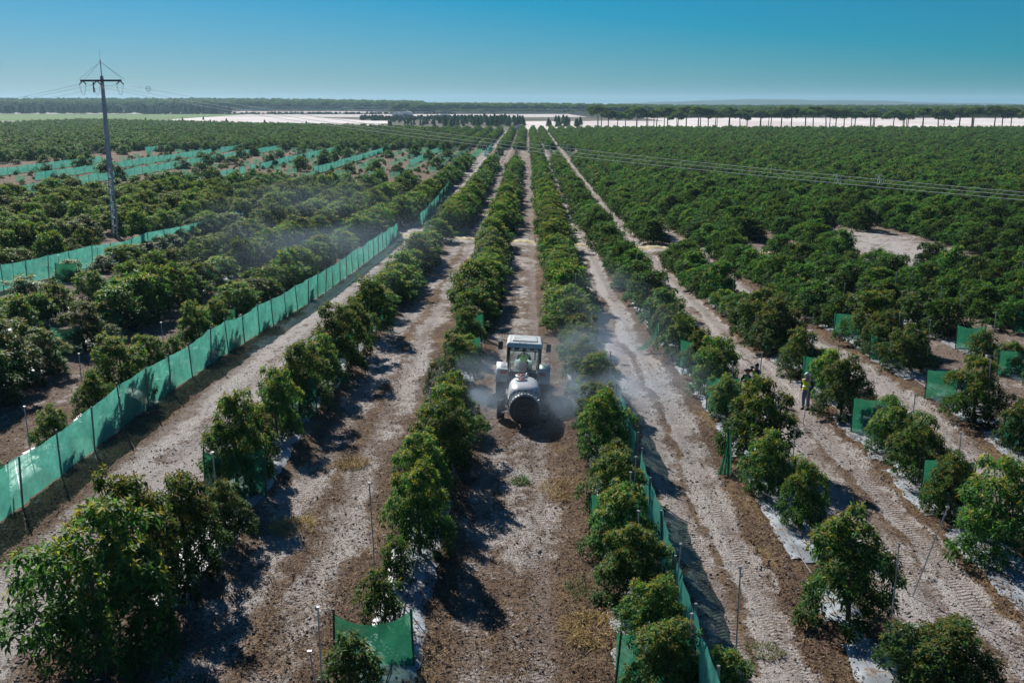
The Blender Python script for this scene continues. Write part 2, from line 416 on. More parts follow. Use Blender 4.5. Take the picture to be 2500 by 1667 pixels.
# across the rows: (x, white sand, dead straw) as the wheel ruts and mown strips lie
PROFILE = [(-26, .3, .5), (-22, .35, .5), (-18.5, .3, .5), (-17.3, .2, .8), (-16.4, .3, .6), (-15.9, .65, .1), (-15.3, .97, 0), (-14.7, .55, .35), (-14.2, .7, .1), (-13.5, .97, 0), (-12.8, .6, .2), (-12.2, .25, .7), (-11.6, .2, .8), (-10.4, .25, .5),
    (-9.3, .25, .65), (-8.8, .45, .4), (-8.3, .66, .2), (-7.8, .5, .3), (-7.3, .25, .8), (-6.9, .5, .35), (-6.5, .66, .15), (-6.0, .6, .25), (-5.4, .25, .8), (-4.6, .18, .95), (-3.6, .25, .6),
    (-2.6, .22, .85), (-2.0, .35, .6), (-1.5, .52, .3), (-1.0, .42, .5), (-.6, .56, .35), (-.2, .46, .45), (.45, .45, .35), (.9, .3, .7), (1.4, .22, .85), (2.2, .2, .9), (3.0, .3, .5),
    (4.3, .35, .3), (4.7, .72, .1), (5.0, .97, 0), (5.4, .6, .1), (5.75, .32, .75), (6.1, .98, 0), (6.5, .9, .02), (6.75, .6, .1), (7.05, .7, .15), (7.3, .28, .85), (7.6, .12, 1), (8.1, .12, 1), (8.75, .3, .5),
    (9.6, .3, .5), (10.1, .55, .2), (10.6, .95, 0), (11.1, .97, 0), (11.6, .6, .1), (12.0, .45, .5), (12.4, .95, .02), (12.85, .6, .1), (13.1, .65, .15), (13.3, .2, .9), (13.9, .12, 1), (14.5, .3, .5),
    (15.6, .2, .9), (16.4, .3, .6), (17.0, .6, .2), (17.6, .9, .05), (18.3, .6, .2), (18.9, .18, .95), (20, .25, .6), (23, .4, .4), (26, .3, .5)]
pr = np.array(PROFILE); wob = .35 * vnoise(XX * .15 + 7, YY / 4.5, 41) + .18 * vnoise(XX * .4, YY / 1.6, 42)
px_ = XX + .7 * vnoise(XX * 0 + 3, YY / 9, 43) + .5 * vnoise(XX * .6, YY / 2.2, 44) + .25 * vnoise(XX * 1.5, YY * 1.1, 45)
wn_ = ss(-26, -22, XX) * (1 - ss(22, 26, XX)) * infield * (1 - .4 * ss(90, 160, YY))
lf = 1 - ss(40, 110, YY) * (XX < -17.5) * .6
sand_m = sand_m * (1 - wn_) + wn_ * np.clip(np.interp(px_, pr[:, 0], pr[:, 1]) + wob, .02, 1.1) * lf
straw_m = straw_m * (1 - wn_) + wn_ * np.clip(np.interp(px_, pr[:, 0], pr[:, 2]) - wob * .9, 0, 1.05)
# patch of young plants further out: pale bare soil
patch = ss(205, 225, YY + 36 * ss(-62, -92, XX)) * (1 - ss(380, 400, YY)) * (1 - ss(-20, -14, XX))
sand_m = sand_m * (1 - patch) + .16 * patch; straw_m = straw_m * (1 - patch) + .62 * patch
road = np.exp(-((YY - (118.5 - .44 * XX)) / 5.0) ** 2) * (np.abs(XX) < 40); sand_m = np.maximum(sand_m, .85 * road); straw_m *= 1 - .8 * road
bare = np.exp(-(((XX - 40) / 8) ** 4)) * np.exp(-(((YY - 115) / 22) ** 4)); sand_m = np.maximum(sand_m, .7 * bare); straw_m *= 1 - .6 * bare
far = ss(660, 700, YY); sand_m = sand_m * (1 - far) + .85 * far; straw_m = straw_m * (1 - far) + .1 * far
tr_m = np.zeros(XX.shape); tu = np.full(XX.shape, 0.)
for t in TRACKS:
    d = (XX - t); w = (1 - ss(.20, .36, np.abs(d))) * infield * (1 - .7 * patch) * (.55 + .9 * (vnoise(XX * 0 + t, YY / 6, 9) + .3)).clip(.25, 1)
    tr_m = np.maximum(tr_m, w); tu = np.where(np.abs(d) < .6, d / .3, tu)
straw_m = straw_m * (1 - .65 * tr_m)
me = bpy.data.meshes.new("ground"); nx, ny = len(xs), len(ys)
idx = np.arange(nx * ny).reshape(ny, nx)
fq = np.stack([idx[:-1, :-1], idx[:-1, 1:], idx[1:, 1:], idx[1:, :-1]], -1).reshape(-1, 4)
me = np_mesh("ground", np.stack([XX, YY, ZZ], -1).reshape(-1, 3), fq, M["ground"], None, True)
a = me.color_attributes.new("mask", 'FLOAT_COLOR', 'POINT')
a.data.foreach_set("color", np.stack([sand_m, straw_m, tr_m, np.ones_like(tr_m)], -1).astype(np.float32).ravel())
a = me.attributes.new("track_u", 'FLOAT', 'POINT'); a.data.foreach_set("value", tu.astype(np.float32).ravel())
tag(mk("ground", me), "sandy orchard floor with wheel tracks and dead grass", None, None, "structure")

def sheet(name, poly, mat, lift, label, n=24):
    """a patch of other ground: four-cornered (x at y0 left/right, x at y1 left/right), laid on the terrain"""
    (y0, xl0, xr0), (y1, xl1, xr1) = poly
    v = []; f = []
    for i in range(n + 1):
        t = i / n; y = y0 + (y1 - y0) * t; a_ = xl0 + (xl1 - xl0) * t; b_ = xr0 + (xr1 - xr0) * t
        for j in range(n + 1):
            x = a_ + (b_ - a_) * j / n
            e = (rnd.random() - .5) * (6 if i in (0, n) else 0)
            v.append((x, y + e, gzf(x, y) + lift))
    for i in range(n):
        for j in range(n): q = i * (n + 1) + j; f.append((q, q + 1, q + n + 2, q + n + 1))
    o = MB().add(v, f).obj(name, mat); return tag(o, label, None, None, "structure")
sheet("meadow", ((1010, -620, -365), (1560, -1100, -420)), M["meadow"], .25, "flat green meadow beyond the left of the orchard")
sheet("bare_field", ((1640, -560, -300), (2050, -800, -150)), M["pink_sand"], .3, "pale pinkish bare field before the far woods")
sheet("sand_field", ((690, 40, 420), (1225, 74, 720)), M["sand"], .15, "white sand clearing seen between the umbrella pine trunks")
sheet("sandy_field", ((690, -4, 46), (1000, -14, 70)), M["sand"], .12, "white sand field behind the end of the tractor alley")
sheet("sand_strip", ((880, -300, -118), (1250, -430, -168)), M["sand"], .2, "white sand strip between the orchard and the bare field")
sheet("scrub_floor", ((672, -84, -4.1), (1009, -150, -14.1)), M["scrub"], .16, "dull scrubby ground under the young conifers")
sheet("scrubland", ((1010, -150, 130), (1260, -260, 130)), M["scrub"], .3, "dull scrubby strip before the sheds")
sheet("scrub_strip", ((1560, -1100, -220), (1620, -1100, -220)), M["scrub"], .3, "dark scrub line behind the meadow")
sheet("forest_floor", ((1640, -160, 900), (3300, -900, 2600)), M["wood_floor"], .35, "shaded floor under the far pine woods")
sheet("woodland_floor", ((1225, 74, 860), (1640, 60, 1400)), M["wood_floor"], .3, "shaded floor under the stone pine wood")
sheet("forest_ground", ((2060, -2400, -150), (3300, -3200, -300)), M["wood_floor"], .35, "shaded floor under the left woods")
# distant hill
v = []; f = []
nh = 60
for i in range(nh + 1):
    x = 300 + 2700 * i / nh; t = i / nh
    prof = max(0, math.sin(math.pi * t)) ** .8 * (27 + 9 * math.sin(t * 5.2 + .3) + 2.2 * math.sin(t * 23) + 1.1 * math.sin(t * 61))
    for j, k in enumerate((0, .6, 1, .55, 0)):
        v.append((x + 60 * j, 5600 + 350 * j, -2 + max(0.0, prof) * k + (0 if k in (0,) else rnd.uniform(-.4, .4))))
for i in range(nh):
    for j in range(4): q = i * 5 + j; f.append((q, q + 5, q + 6, q + 1))
tag(MB().add(v, f).obj("hill", M["hill"], smooth=True), "low blue wooded hill on the far horizon", None, None, "structure")
# ridge of yellow sand over a trench across the alleys
v = []; f = []
nr = 150
for i in range(nr + 1):
    x = -16.5 + 43 * i / nr; y = 118.5 - .44 * x
    for j, (dy, h) in enumerate(((-1.1, -.1), (-.7, .14), (-.2, .27), (.35, .2), (.9, -.1))):
        v.append((x, y + dy + rnd.uniform(-.12, .12), gzf(x, y) + h * rnd.uniform(.5, 1.25)))
for i in range(nr):
    for j in range(4): q = i * 5 + j; f.append((q, q + 5, q + 6, q + 1))
tag(MB().add(v, f).obj("sand_ridge", M["ridge"], smooth=True), "low ridge of yellow sand crossing the alleys", None, None, "structure")

# ------------------------------------------------------------------ foliage meshes
def unit(a): return a / np.maximum(1e-6, np.linalg.norm(a, axis=-1, keepdims=True))
def leaf_cloud(p, ax, k, L, Wd, g, fold, colfun, spread=(30, 105), droop=.38):
    """rosettes of k leaves at shoot tips p with axes ax"""
    n = len(p); j = np.tile(np.arange(k), n); P = np.repeat(p, k, 0); A = np.repeat(ax, k, 0)
    ref = np.where(np.abs(A[:, 2:3]) < .9, np.array([[0, 0, 1.]]), np.array([[1., 0, 0]]))
    u = unit(np.cross(A, ref)); w = np.cross(A, u)
    th = j * 2.399 + np.repeat(g.rand(n) * 6.28, k) + g.randn(n * k) * .25
    fr = (j + .5) / k
    ph = np.radians(spread[0] + (spread[1] - spread[0]) * fr + g.randn(n * k) * 9)
    d = A * np.cos(ph)[:, None] + (u * np.cos(th)[:, None] + w * np.sin(th)[:, None]) * np.sin(ph)[:, None]
    d[:, 2] -= droop * (.35 + fr); d = unit(d)
    ln = L * (.7 + .45 * fr) * (.8 + .4 * g.rand(n * k)); wd = Wd * (.75 + .35 * fr) * (.85 + .3 * g.rand(n * k))
    B = P - A * (L * .9 * fr * .7)[:, None]
    up = np.array([[0, 0, 1.]]) + .35 * g.randn(n * k, 3)
    sd = unit(np.cross(d, up)); nm = unit(np.cross(sd, d)); nm *= np.sign(nm[:, 2:3] + 1e-9)
    mid = B + d * (ln * .48)[:, None]; tip = B + d * ln[:, None] - nm * (ln * .22)[:, None]
    Lf = mid + sd * (wd * .5)[:, None] + nm * (wd * .18)[:, None]; Rt = mid - sd * (wd * .5)[:, None] + nm * (wd * .18)[:, None]
    col = colfun(j, fr, np.repeat(np.arange(n), k), P)
    m = n * k
    if fold:
        Md = mid - nm * (wd * .05)[:, None]
        V = np.stack([B, Lf, Md, Rt, tip], 1).reshape(-1, 3); o = np.arange(m)[:, None] * 5
        F = np.concatenate([o + [[0, 2, 1]], o + [[1, 2, 4]], o + [[0, 3, 2]], o + [[3, 4, 2]]], 0); c = np.repeat(col, 5, 0)
    else:
        V = np.stack([B, Lf, tip, Rt], 1).reshape(-1, 3); o = np.arange(m)[:, None] * 4
        F = np.concatenate([o + [[0, 2, 1]], o + [[0, 3, 2]]], 0); c = np.repeat(col, 4, 0)
    return V, F, c

def crown_mesh(seed, nsh, k, L, Wd, fold, W=2.6, H=3.0, flush=.72, tone=1.0):
    g = np.random.RandomState(seed)
    lob = []
    for z, r_, n_, q_ in ((.15, .70, 6, .18), (.33, .70, 6, .19), (.53, .58, 5, .19), (.70, .42, 4, .17), (.84, .22, 3, .13)):
        o_ = g.rand() * 6.28
        for i in range(n_):
            a_ = o_ + 6.283 * (i + .5 * g.rand()) / n_; rr = W / 2 * r_ * g.uniform(.6, 1.3)
            lob.append((rr * math.cos(a_), rr * math.sin(a_), H * (z + g.uniform(-.10, .09)), W * q_ * g.uniform(.62, 1.28)))
    for i in range(7):                                   # leaders standing out of the top
        a_ = g.rand() * 6.28; rr = W / 2 * g.uniform(.05, .7)
        lob.append((rr * math.cos(a_), rr * math.sin(a_), H * (g.uniform(.86, 1.02) - .25 * rr / W), W * g.uniform(.06, .10)))
    lob.append((0, 0, H * .3, W * .26)); lob.append((0, 0, H * .55, W * .24))
    lob = np.array(lob); cc, rr = lob[:, :3], lob[:, 3]
    pts = []; nrm = []
    while len(pts) < nsh:
        q = g.choice(len(lob), 400, p=rr ** 2 / (rr ** 2).sum()); d = unit(g.randn(400, 3)); d[:, 2] = np.where(d[:, 2] < -.35, -d[:, 2], d[:, 2])
        r0 = np.where(g.rand(400) < .22, .55 + .4 * g.rand(400), .92 + .2 * g.rand(400))
        p = cc[q] + d * (rr[q] * r0)[:, None]
        dist = np.linalg.norm(p[:, None] - cc[None], axis=2) / rr[None]; dist[np.arange(400), q] = 9
        ok = (dist.min(1) > .70) & (p[:, 2] > .05)
        pts.extend(p[ok]); nrm.extend(d[ok])
    p = np.array(pts[:nsh]); d = np.array(nrm[:nsh])
    ax = unit(d * .75 + np.array([[0, 0, .62]]) + .22 * g.randn(nsh, 3))
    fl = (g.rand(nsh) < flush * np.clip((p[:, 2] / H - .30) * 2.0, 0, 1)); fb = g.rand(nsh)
    br = tone * (.70 + .45 * g.rand(nsh)) * (.72 + .62 * np.clip(p[:, 2] / H, 0, 1))  # leaf colour lightens towards the crown top, painting in sunlit tops and younger growth
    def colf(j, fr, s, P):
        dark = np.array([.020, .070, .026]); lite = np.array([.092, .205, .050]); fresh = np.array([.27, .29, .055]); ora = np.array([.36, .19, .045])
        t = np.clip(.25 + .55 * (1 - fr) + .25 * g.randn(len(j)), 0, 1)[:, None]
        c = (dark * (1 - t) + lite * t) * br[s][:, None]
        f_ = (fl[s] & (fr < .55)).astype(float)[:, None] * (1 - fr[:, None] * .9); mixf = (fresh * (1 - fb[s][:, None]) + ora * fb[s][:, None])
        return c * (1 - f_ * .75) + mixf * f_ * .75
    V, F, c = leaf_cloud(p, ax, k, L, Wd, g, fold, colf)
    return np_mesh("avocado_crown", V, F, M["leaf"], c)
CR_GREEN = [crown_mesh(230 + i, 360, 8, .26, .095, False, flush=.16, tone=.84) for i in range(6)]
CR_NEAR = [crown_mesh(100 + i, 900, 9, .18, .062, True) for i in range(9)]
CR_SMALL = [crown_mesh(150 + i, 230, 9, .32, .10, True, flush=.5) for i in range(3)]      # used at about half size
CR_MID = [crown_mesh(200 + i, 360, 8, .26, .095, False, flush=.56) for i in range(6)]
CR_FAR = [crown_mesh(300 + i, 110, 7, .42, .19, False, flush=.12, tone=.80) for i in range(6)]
def trunk_mesh(seed):
    g = random.Random(seed); m = MB()
    m.tube([(0, 0, -.15), (.03, .02, .5), (.02 + g.uniform(-.06, .06), .03, 1.1), (g.uniform(-.1, .1), g.uniform(-.1, .1), 2.1)], [.085, .07, .055, .02], 7)
    for i in range(6):
        z = .35 + .22 * i; a_ = i * 2.3 + g.random(); r_ = .75 - .06 * i
        m.tube([(.02, .02, z), (r_ * .55 * math.cos(a_), r_ * .55 * math.sin(a_), z + .25), (r_ * math.cos(a_), r_ * math.sin(a_), z + .62)], [.04, .028, .012], 5)
    return m.mesh("trunk", M["bark"], True)
TRUNKS = [trunk_mesh(i) for i in range(4)]

# ------------------------------------------------------------------ where the trees stand
NEAR = {
 "L2": [(-10.6, 22.8, 4.3, 3.7), (-10.3, 25.3, 4.2, 2.6), (-10.1, 28.1, 3.3, 2.4), (-9.7, 30.6, 2.0, 1.7), (-10.6, 35.1, 3.6, 2.6), (-10.5, 37.9, 2.3, 1.8), (-10.55, 41.1, 3.0, 2.0), (-10.4, 44.8, 3.3, 2.8), (-10.2, 48.3, 2.9, 2.4), (-10.1, 52.3, 3.7, 3.0), (-10.0, 57.2, 3.1, 2.6), (-10.0, 62.8, 3.7, 3.2)],
 "L1": [(-4.2, 21.9, 1.55, 1.5), (-3.8, 25.0, 1.65, 1.25), (-3.8, 27.6, 1.5, 1.0), (-3.35, 29.6, 3.0, 2.2), (-3.6, 33.4, 2.7, 2.3), (-3.35, 36.3, 3.1, 2.5), (-3.1, 39.3, 2.8, 2.4), (-3.35, 42.8, 2.4, 2.0), (-3.7, 46.0, 2.3, 1.9), (-3.4, 50.2, 2.6, 2.2), (-3.3, 55.4, 1.5, 1.3), (-3.5, 58.6, 2.4, 2.1)],
 "R1": [(3.35, 21.8, 2.0, 2.1), (4.75, 22.2, 1.25, 1.3), (3.3, 24.1, 2.0, 1.9), (3.0, 26.5, 2.3, 2.2), (2.85, 29.5, 2.45, 2.3), (3.0, 32.6, 2.3, 2.1), (3.15, 35.6, 1.7, 1.6), (3.1, 38.8, 2.7, 2.4), (2.95, 42.2, 2.1, 2.0), (3.1, 45.5, 2.6, 2.4), (2.9, 49, 2.5, 2.2)],
 "R2": [(9.85, 22.0, 2.0, 2.5), (8.75, 25.5, 3.1, 2.6), (9.15, 32.05, 2.35, 1.7), (8.75, 34.9, 2.3, 2.1), (8.85, 38.2, 3.35, 3.0), (9.0, 44.4, 1.9, 1.9), (9.05, 48.4, 2.85, 2.5), (9.0, 51.6, 2.5, 2.0), (8.6, 55.8, 2.7, 2.3)],
 "R3": [(14.5, 29.6, 3.3, 2.8), (14.45, 33.0, 2.2, 1.8), (14.6, 36.2, 2.6, 2.2), (14.9, 39.6, 2.3, 2.2), (14.2, 44.5, 2.7, 2.5), (14.6, 47.6, 2.4, 2.0), (14.4, 51.7, 2.5, 2.4)],
 "R4": [(20.2, 40.2, 2.2, 2.1), (19.8, 43.7, 2.8, 2.8)],
 "L3": [(-19.5, 31.4, 2.3, 2.2), (-19.3, 34.6, 1.3, 1.1), (-19.2, 39.4, 1.9, 1.6), (-19.2, 43.2, 2.3, 1.8), (-19.1, 46.5, 3.2, 2.8), (-19.3, 50.4, 2.4, 2.1), (-19.2, 53.6, 1.7, 1.4), (-19.0, 57.4, 2.9, 2.5), (-19.1, 60.8, 2.5, 2.2)],
}
START = {"L2": 66, "L1": 60.5, "R1": 52.3, "R2": 59, "R3": 55.4, "R4": 47.2, "L3": 64.5}
ROWNAME = {"L1": "the row just left of the sprayer", "L2": "the second row left of the sprayer", "R1": "the row just right of the sprayer", "R2": "the second row right of the sprayer", "R3": "the third row right of the sprayer"}
for k in range(4, 16): ROWNAME["R%d" % k] = "the %s row right of the sprayer" % ORD[k - 1]
for k in range(3, 16): ROWNAME["L%d" % k] = "the %s row behind the teal fence" % ORD[k - 3]
ROWNAME["L3"] = "the row just behind the teal fence"

fwd = Vector((-math.sin(R(.877)) * math.cos(R(13.138)), math.cos(R(.877)) * math.cos(R(13.138)), -math.sin(R(13.138))))
rgt = Vector((math.cos(R(.877)), math.sin(R(.877)), 0))
def in_view(x, y, pad=2.5):             # stands in front of the camera within its field of view
    p = Vector((x, y, -CAM_Z)); d = p.dot(fwd)
    return d > 5 and abs(p.dot(rgt)) < .5 * d + pad
trees = []                              # (row, x, y, H, W)
allrows = [("R%d" % (i + 1), x) for i, x in enumerate(RIGHT_ROWS)] + [("L%d" % (i + 1), x) for i, x in enumerate(LEFT_ROWS)]
for rk, x0 in allrows:
    for t in NEAR.get(rk, []): trees.append((rk, *t))
    y = START.get(rk, 30 + 2 * rnd.random())
    end = 655 if x0 > -60 else 655 + min(300, (-60 - x0) * .9)
    while y < end:
        y += rnd.uniform(2.7, 3.5)
        x = row_x(x0, y) + rnd.uniform(-.28, .28)
        x += {"R2": -.5, "L1": .35, "L2": .9}.get(rk, 0) * float(ss(112, 140, y))
        if not in_view(x, y): continue
        if rnd.random() < (.05 if y > 125 else .13): continue
        if abs(-49.86 + .376 * (122.87 - y) / .927 - x) < 2.6 and 106 < y < 123.5: continue      # keeps the pole foot clear
        if abs(y - (118.5 - .44 * x)) < 2.8 and -18 < x < 26: continue
        if 32.5 + .05 * (y - 90) < x < 45.0 + .05 * (y - 90) and 97 < y < 129: continue
        young = (x < 15) and (212 - 36 * float(ss(-62, -92, x)) < y < 385 + .10 * min(0, x + 40)) and x > -150
        if (-17 < x < -1.5 and y < 286) or (-1.5 < x < 5) or (x >= 5 and y < 302): young = False
        if young and x < -135 and y < 250: young = False
        if young and rnd.random() < .93 : continue
        if x0 < -15 and 50 < y < 57 and -30 < x < -22 and rnd.random() < .5: continue
        h = rnd.uniform(1.95, 3.25) + (.25 if x0 < -15 else 0); w = h * rnd.uniform(.98, 1.22)
        if y > 62: w = rnd.uniform(3.0, 3.7)
        if y > 110: h = rnd.uniform(2.3, 3.7); w = rnd.uniform(3.2, 4.4)
        if rnd.random() < (.16 if y < 125 else .05): q_ = rnd.uniform(.5, .75); h *= q_; w *= q_ + .05
        if rk in ("L5", "L6") and y < 118: h = rnd.uniform(1.9, 2.45) if rk == "L5" else rnd.uniform(1.4, 2.0); w = rnd.uniform(2.6, 3.2)
        if rk in ("L3", "L4") and y < 70: w *= 1.12
        trees.append((rk, x, y, h, w))
# ordinals within each row, nearest first
trees.sort(key=lambda t: (t[0], t[2]))
cnt = {}; ordn = []
for t in trees: cnt[t[0]] = cnt.get(t[0], 0) + 1; ordn.append(cnt[t[0]])
order = sorted(range(len(trees)), key=lambda i: math.hypot(trees[i][1], trees[i][2]) - 3.0 * trees[i][3])
IND = set(order[:298])
for i in order[:298]:
    rk, x, y, h, w = trees[i]
    o = empty("avocado_tree", (x, y, gzf(x, y)), rnd.uniform(0, 6.28))
    look = "tall bushy" if h > 3.2 else ("small young" if h < 1.7 else ("low rounded" if h < 2.3 else "leafy dark"))
    if ordn[i] <= 20 and rk in ROWNAME:
        lab = "%s avocado tree, %s from the front in %s" % (look, ORD[ordn[i] - 1], ROWNAME[rk])
    elif rk in ROWNAME: lab = "avocado tree deep in the leafy hedge of %s" % ROWNAME[rk]
    else: lab = "avocado tree in the dense orchard block towards the side"
    tag(o, lab, "tree", "avocado trees along the orchard rows")
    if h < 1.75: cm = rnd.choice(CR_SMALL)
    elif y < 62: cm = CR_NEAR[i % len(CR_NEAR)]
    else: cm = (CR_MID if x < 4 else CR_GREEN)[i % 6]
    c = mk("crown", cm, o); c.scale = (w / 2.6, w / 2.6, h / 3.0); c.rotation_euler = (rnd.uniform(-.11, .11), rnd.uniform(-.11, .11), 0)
    t_ = mk("trunk", TRUNKS[i % 4], o); t_.scale = (w / 2.6, w / 2.6, h / 3.0)

# ------------------------------------------------------------------ scattering of the rest with geometry nodes
def scatter(name, pts, variants, label, cat):
    """pts: (x, y, z, sx, sz, rot, index); one object carrying instances of the variants"""
    col = bpy.data.collections.new(name + "_kinds")
    for i, me_ in enumerate(variants):
        col.objects.link(bpy.data.objects.new("%s_kind_%02d" % (name, i), me_))
    a_ = np.array(pts, np.float32)
    me_ = bpy.data.meshes.new(name); me_.vertices.add(len(a_)); me_.vertices.foreach_set("co", np.ascontiguousarray(a_[:, :3]).ravel())
    s_ = me_.attributes.new("scl", 'FLOAT_VECTOR', 'POINT'); s_.data.foreach_set("vector", np.stack([a_[:, 3], a_[:, 3], a_[:, 4]], 1).astype(np.float32).ravel())
    r_ = me_.attributes.new("rot", 'FLOAT_VECTOR', 'POINT'); z0 = np.zeros(len(a_)); r_.data.foreach_set("vector", np.stack([z0, z0, a_[:, 5]], 1).astype(np.float32).ravel())
    q_ = me_.attributes.new("pick", 'INT', 'POINT'); q_.data.foreach_set("value", a_[:, 6].astype(np.int32))
    o = mk(name, me_)
    ng = bpy.data.node_groups.new(name, 'GeometryNodeTree')
    ng.interface.new_socket("Geometry", in_out='INPUT', socket_type='NodeSocketGeometry')
    ng.interface.new_socket("Geometry", in_out='OUTPUT', socket_type='NodeSocketGeometry')
    gi = ng.nodes.new("NodeGroupInput"); go = ng.nodes.new("NodeGroupOutput")
    ci = ng.nodes.new("GeometryNodeCollectionInfo"); ci.inputs[0].default_value = col
    ci.inputs[1].default_value = True; ci.inputs[2].default_value = True
    ip = ng.nodes.new("GeometryNodeInstanceOnPoints"); ip.inputs["Pick Instance"].default_value = True
    def attr(nm, ty):
        n = ng.nodes.new("GeometryNodeInputNamedAttribute"); n.data_type = ty; n.inputs[0].default_value = nm
        return n.outputs[0]
    L = ng.links
    L.new(gi.outputs[0], ip.inputs["Points"]); L.new(ci.outputs[0], ip.inputs["Instance"])
    L.new(attr("pick", 'INT'), ip.inputs["Instance Index"]); L.new(attr("rot", 'FLOAT_VECTOR'), ip.inputs["Rotation"])
    L.new(attr("scl", 'FLOAT_VECTOR'), ip.inputs["Scale"]); L.new(ip.outputs[0], go.inputs[0])
    md = o.modifiers.new("scatter", 'NODES'); md.node_group = ng
    return tag(o, label, cat, None, "stuff")
pts = []
for i, (rk, x, y, h, w) in enumerate(trees):
    if i in IND: continue
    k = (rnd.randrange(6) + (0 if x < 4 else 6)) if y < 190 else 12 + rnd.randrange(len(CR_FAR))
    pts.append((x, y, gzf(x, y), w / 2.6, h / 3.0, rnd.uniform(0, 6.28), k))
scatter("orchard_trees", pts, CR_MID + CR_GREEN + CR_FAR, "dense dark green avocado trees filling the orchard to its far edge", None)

# ------------------------------------------------------------------ pines and far woods
def pine_crown(seed, n, k, L, Wd, R0=5.2, T=5.0, z0=7.6):
    g = np.random.RandomState(seed); lob = []
    for i in range(13):
        a_ = i * 2.4; r_ = R0 * math.sqrt((i + .3) / 13) * g.uniform(.7, .95)
        lob.append((r_ * math.cos(a_), r_ * math.sin(a_), z0 + T * (.72 - .72 * (r_ / R0) ** 2) + g.uniform(-.6, .5), R0 * g.uniform(.26, .40)))
    lob = np.array(lob); q = g.choice(13, n); d = unit(g.randn(n, 3)); d[:, 2] = np.where(g.rand(n) < .75, np.abs(d[:, 2]), -np.abs(d[:, 2]) * .6)
    p = lob[q, :3] + d * lob[q, 3:4] * np.array([[1, 1, .72]])
    ax = unit(d + np.array([[0, 0, .8]]))
    br = .7 + .6 * g.rand(n)
    def colf(j, fr, s, P):
        a1 = np.array([.045, .095, .035]); a2 = np.array([.17, .24, .055]); t = np.clip(.45 + .3 * g.randn(len(j)), 0, 1)[:, None]
        return (a1 * (1 - t) + a2 * t) * br[s][:, None]
    V, F, c = leaf_cloud(p, ax, k, L, Wd, g, False, colf, (20, 95), .05)
    return np_mesh("pine_crown", V, F, M["pine"], c)
def pine_trunk(seed, z0=9.8):
    g = random.Random(seed); m = MB(); b_ = g.uniform(-.4, .4)
    m.tube([(0, 0, -.3), (b_ * .4, 0, z0 * .45), (b_, g.uniform(-.3, .3), z0 * .82), (b_ * 1.1, 0, z0 + .8)], [.40, .34, .26, .12], 7)
    for i in range(6):
        a_ = i * 1.05 + g.random(); r_ = g.uniform(1.2, 2.2); z = z0 * .78 + .25 * i
        m.tube([(b_ * .95, 0, z), (b_ + r_ * .5 * math.cos(a_), r_ * .5 * math.sin(a_), z + .8), (b_ + r_ * math.cos(a_), r_ * math.sin(a_), z0 + 1.1)], [.10, .07, .04], 5)
    return m.mesh("pine_trunk", M["pine_bark"], True)
PC = [pine_crown(400 + i, 820, 6, .95, .42, T=6.0, z0=6.9) for i in range(5)]; PT = [pine_trunk(i) for i in range(4)]
def conifer(seed, H=6.0):
    g = np.random.RandomState(seed); n = 150; t = g.rand(n) ** .9; a_ = g.rand(n) * 6.28; r_ = (1 - t ** 1.4) * H * .27 * (.4 + .8 * g.rand(n)) + .15
    p = np.stack([r_ * np.cos(a_), r_ * np.sin(a_), .6 + t * (H - .6)], 1); ax = unit(np.stack([np.cos(a_), np.sin(a_), .8 + 0 * a_], 1))
    br = .7 + .6 * g.rand(n)
    V, F, c = leaf_cloud(p, ax, 6, .85, .34, g, False, lambda j, fr, s, P: np.array([.06, .11, .06])[None] * br[s][:, None], (20, 90), .1)
    m = MB(); m.tube([(0, 0, -.2), (0, 0, H * .7)], [.11, .03], 5); base = len(V)
    V2 = np.concatenate([V, np.array(m.v)]); F2 = [tuple(q) for q in F] + [tuple(i + base for i in q) for q in m.f]
    me_ = bpy.data.meshes.new("conifer"); me_.from_pydata(V2.tolist(), [], [tuple(int(i) for i in q) for q in F2])
    at_ = me_.color_attributes.new("Col", 'FLOAT_COLOR', 'POINT'); c4 = np.ones((len(V2), 4), np.float32); c4[:base, :3] = c; c4[base:, :3] = (.08, .06, .05)
    at_.data.foreach_set("color", c4.ravel()); me_.materials.append(M["pine"]); return me_
CON = [conifer(i) for i in range(5)]

# front row of umbrella pines, one by one
px = [47.5, 53.5, 60, 66.5, 72, 80, 86.5, 94, 99.5, 107, 114, 120.5, 127, 135, 141, 149, 155, 163, 170, 176, 184, 191, 198, 205, 213, 219, 228, 234, 242, 249, 256, 264, 271, 279, 286, 293, 301, 309, 316, 324, 331, 339, 347]
for i, x in enumerate(px):
    y = 700 + rnd.uniform(-5, 6) + (0 if i % 3 else 9)
    s = 1.22 if i == 0 else rnd.uniform(.88, 1.18)
    o = empty("stone_pine", (x, y, gzf(x, y)), rnd.uniform(0, 6.28))
    if i == 0: lab = "broad dark umbrella pine at the near end of the pine line by the sand"
    elif i < 8: lab = "umbrella pine with bare trunk, %s from the near end of the pine line" % ORD[i]
    else: lab = "umbrella pine with bare trunk standing along the white sand clearing"
    tag(o, lab, "tree", "umbrella pines along the white sand")
    c = mk("crown", PC[i % 5], o); c.scale = (s * 1.28, s * 1.28, s * 1.03); t_ = mk("trunk", PT[i % 4], o); t_.scale = (s, s, s)
    if rnd.random() < .6:
        t2 = mk("trunk", PT[(i + 1) % 4], o); t2.location = (rnd.uniform(-2.6, 2.6), rnd.uniform(-1.5, 1.5), 0); t2.scale = (s * .8, s * .8, s)
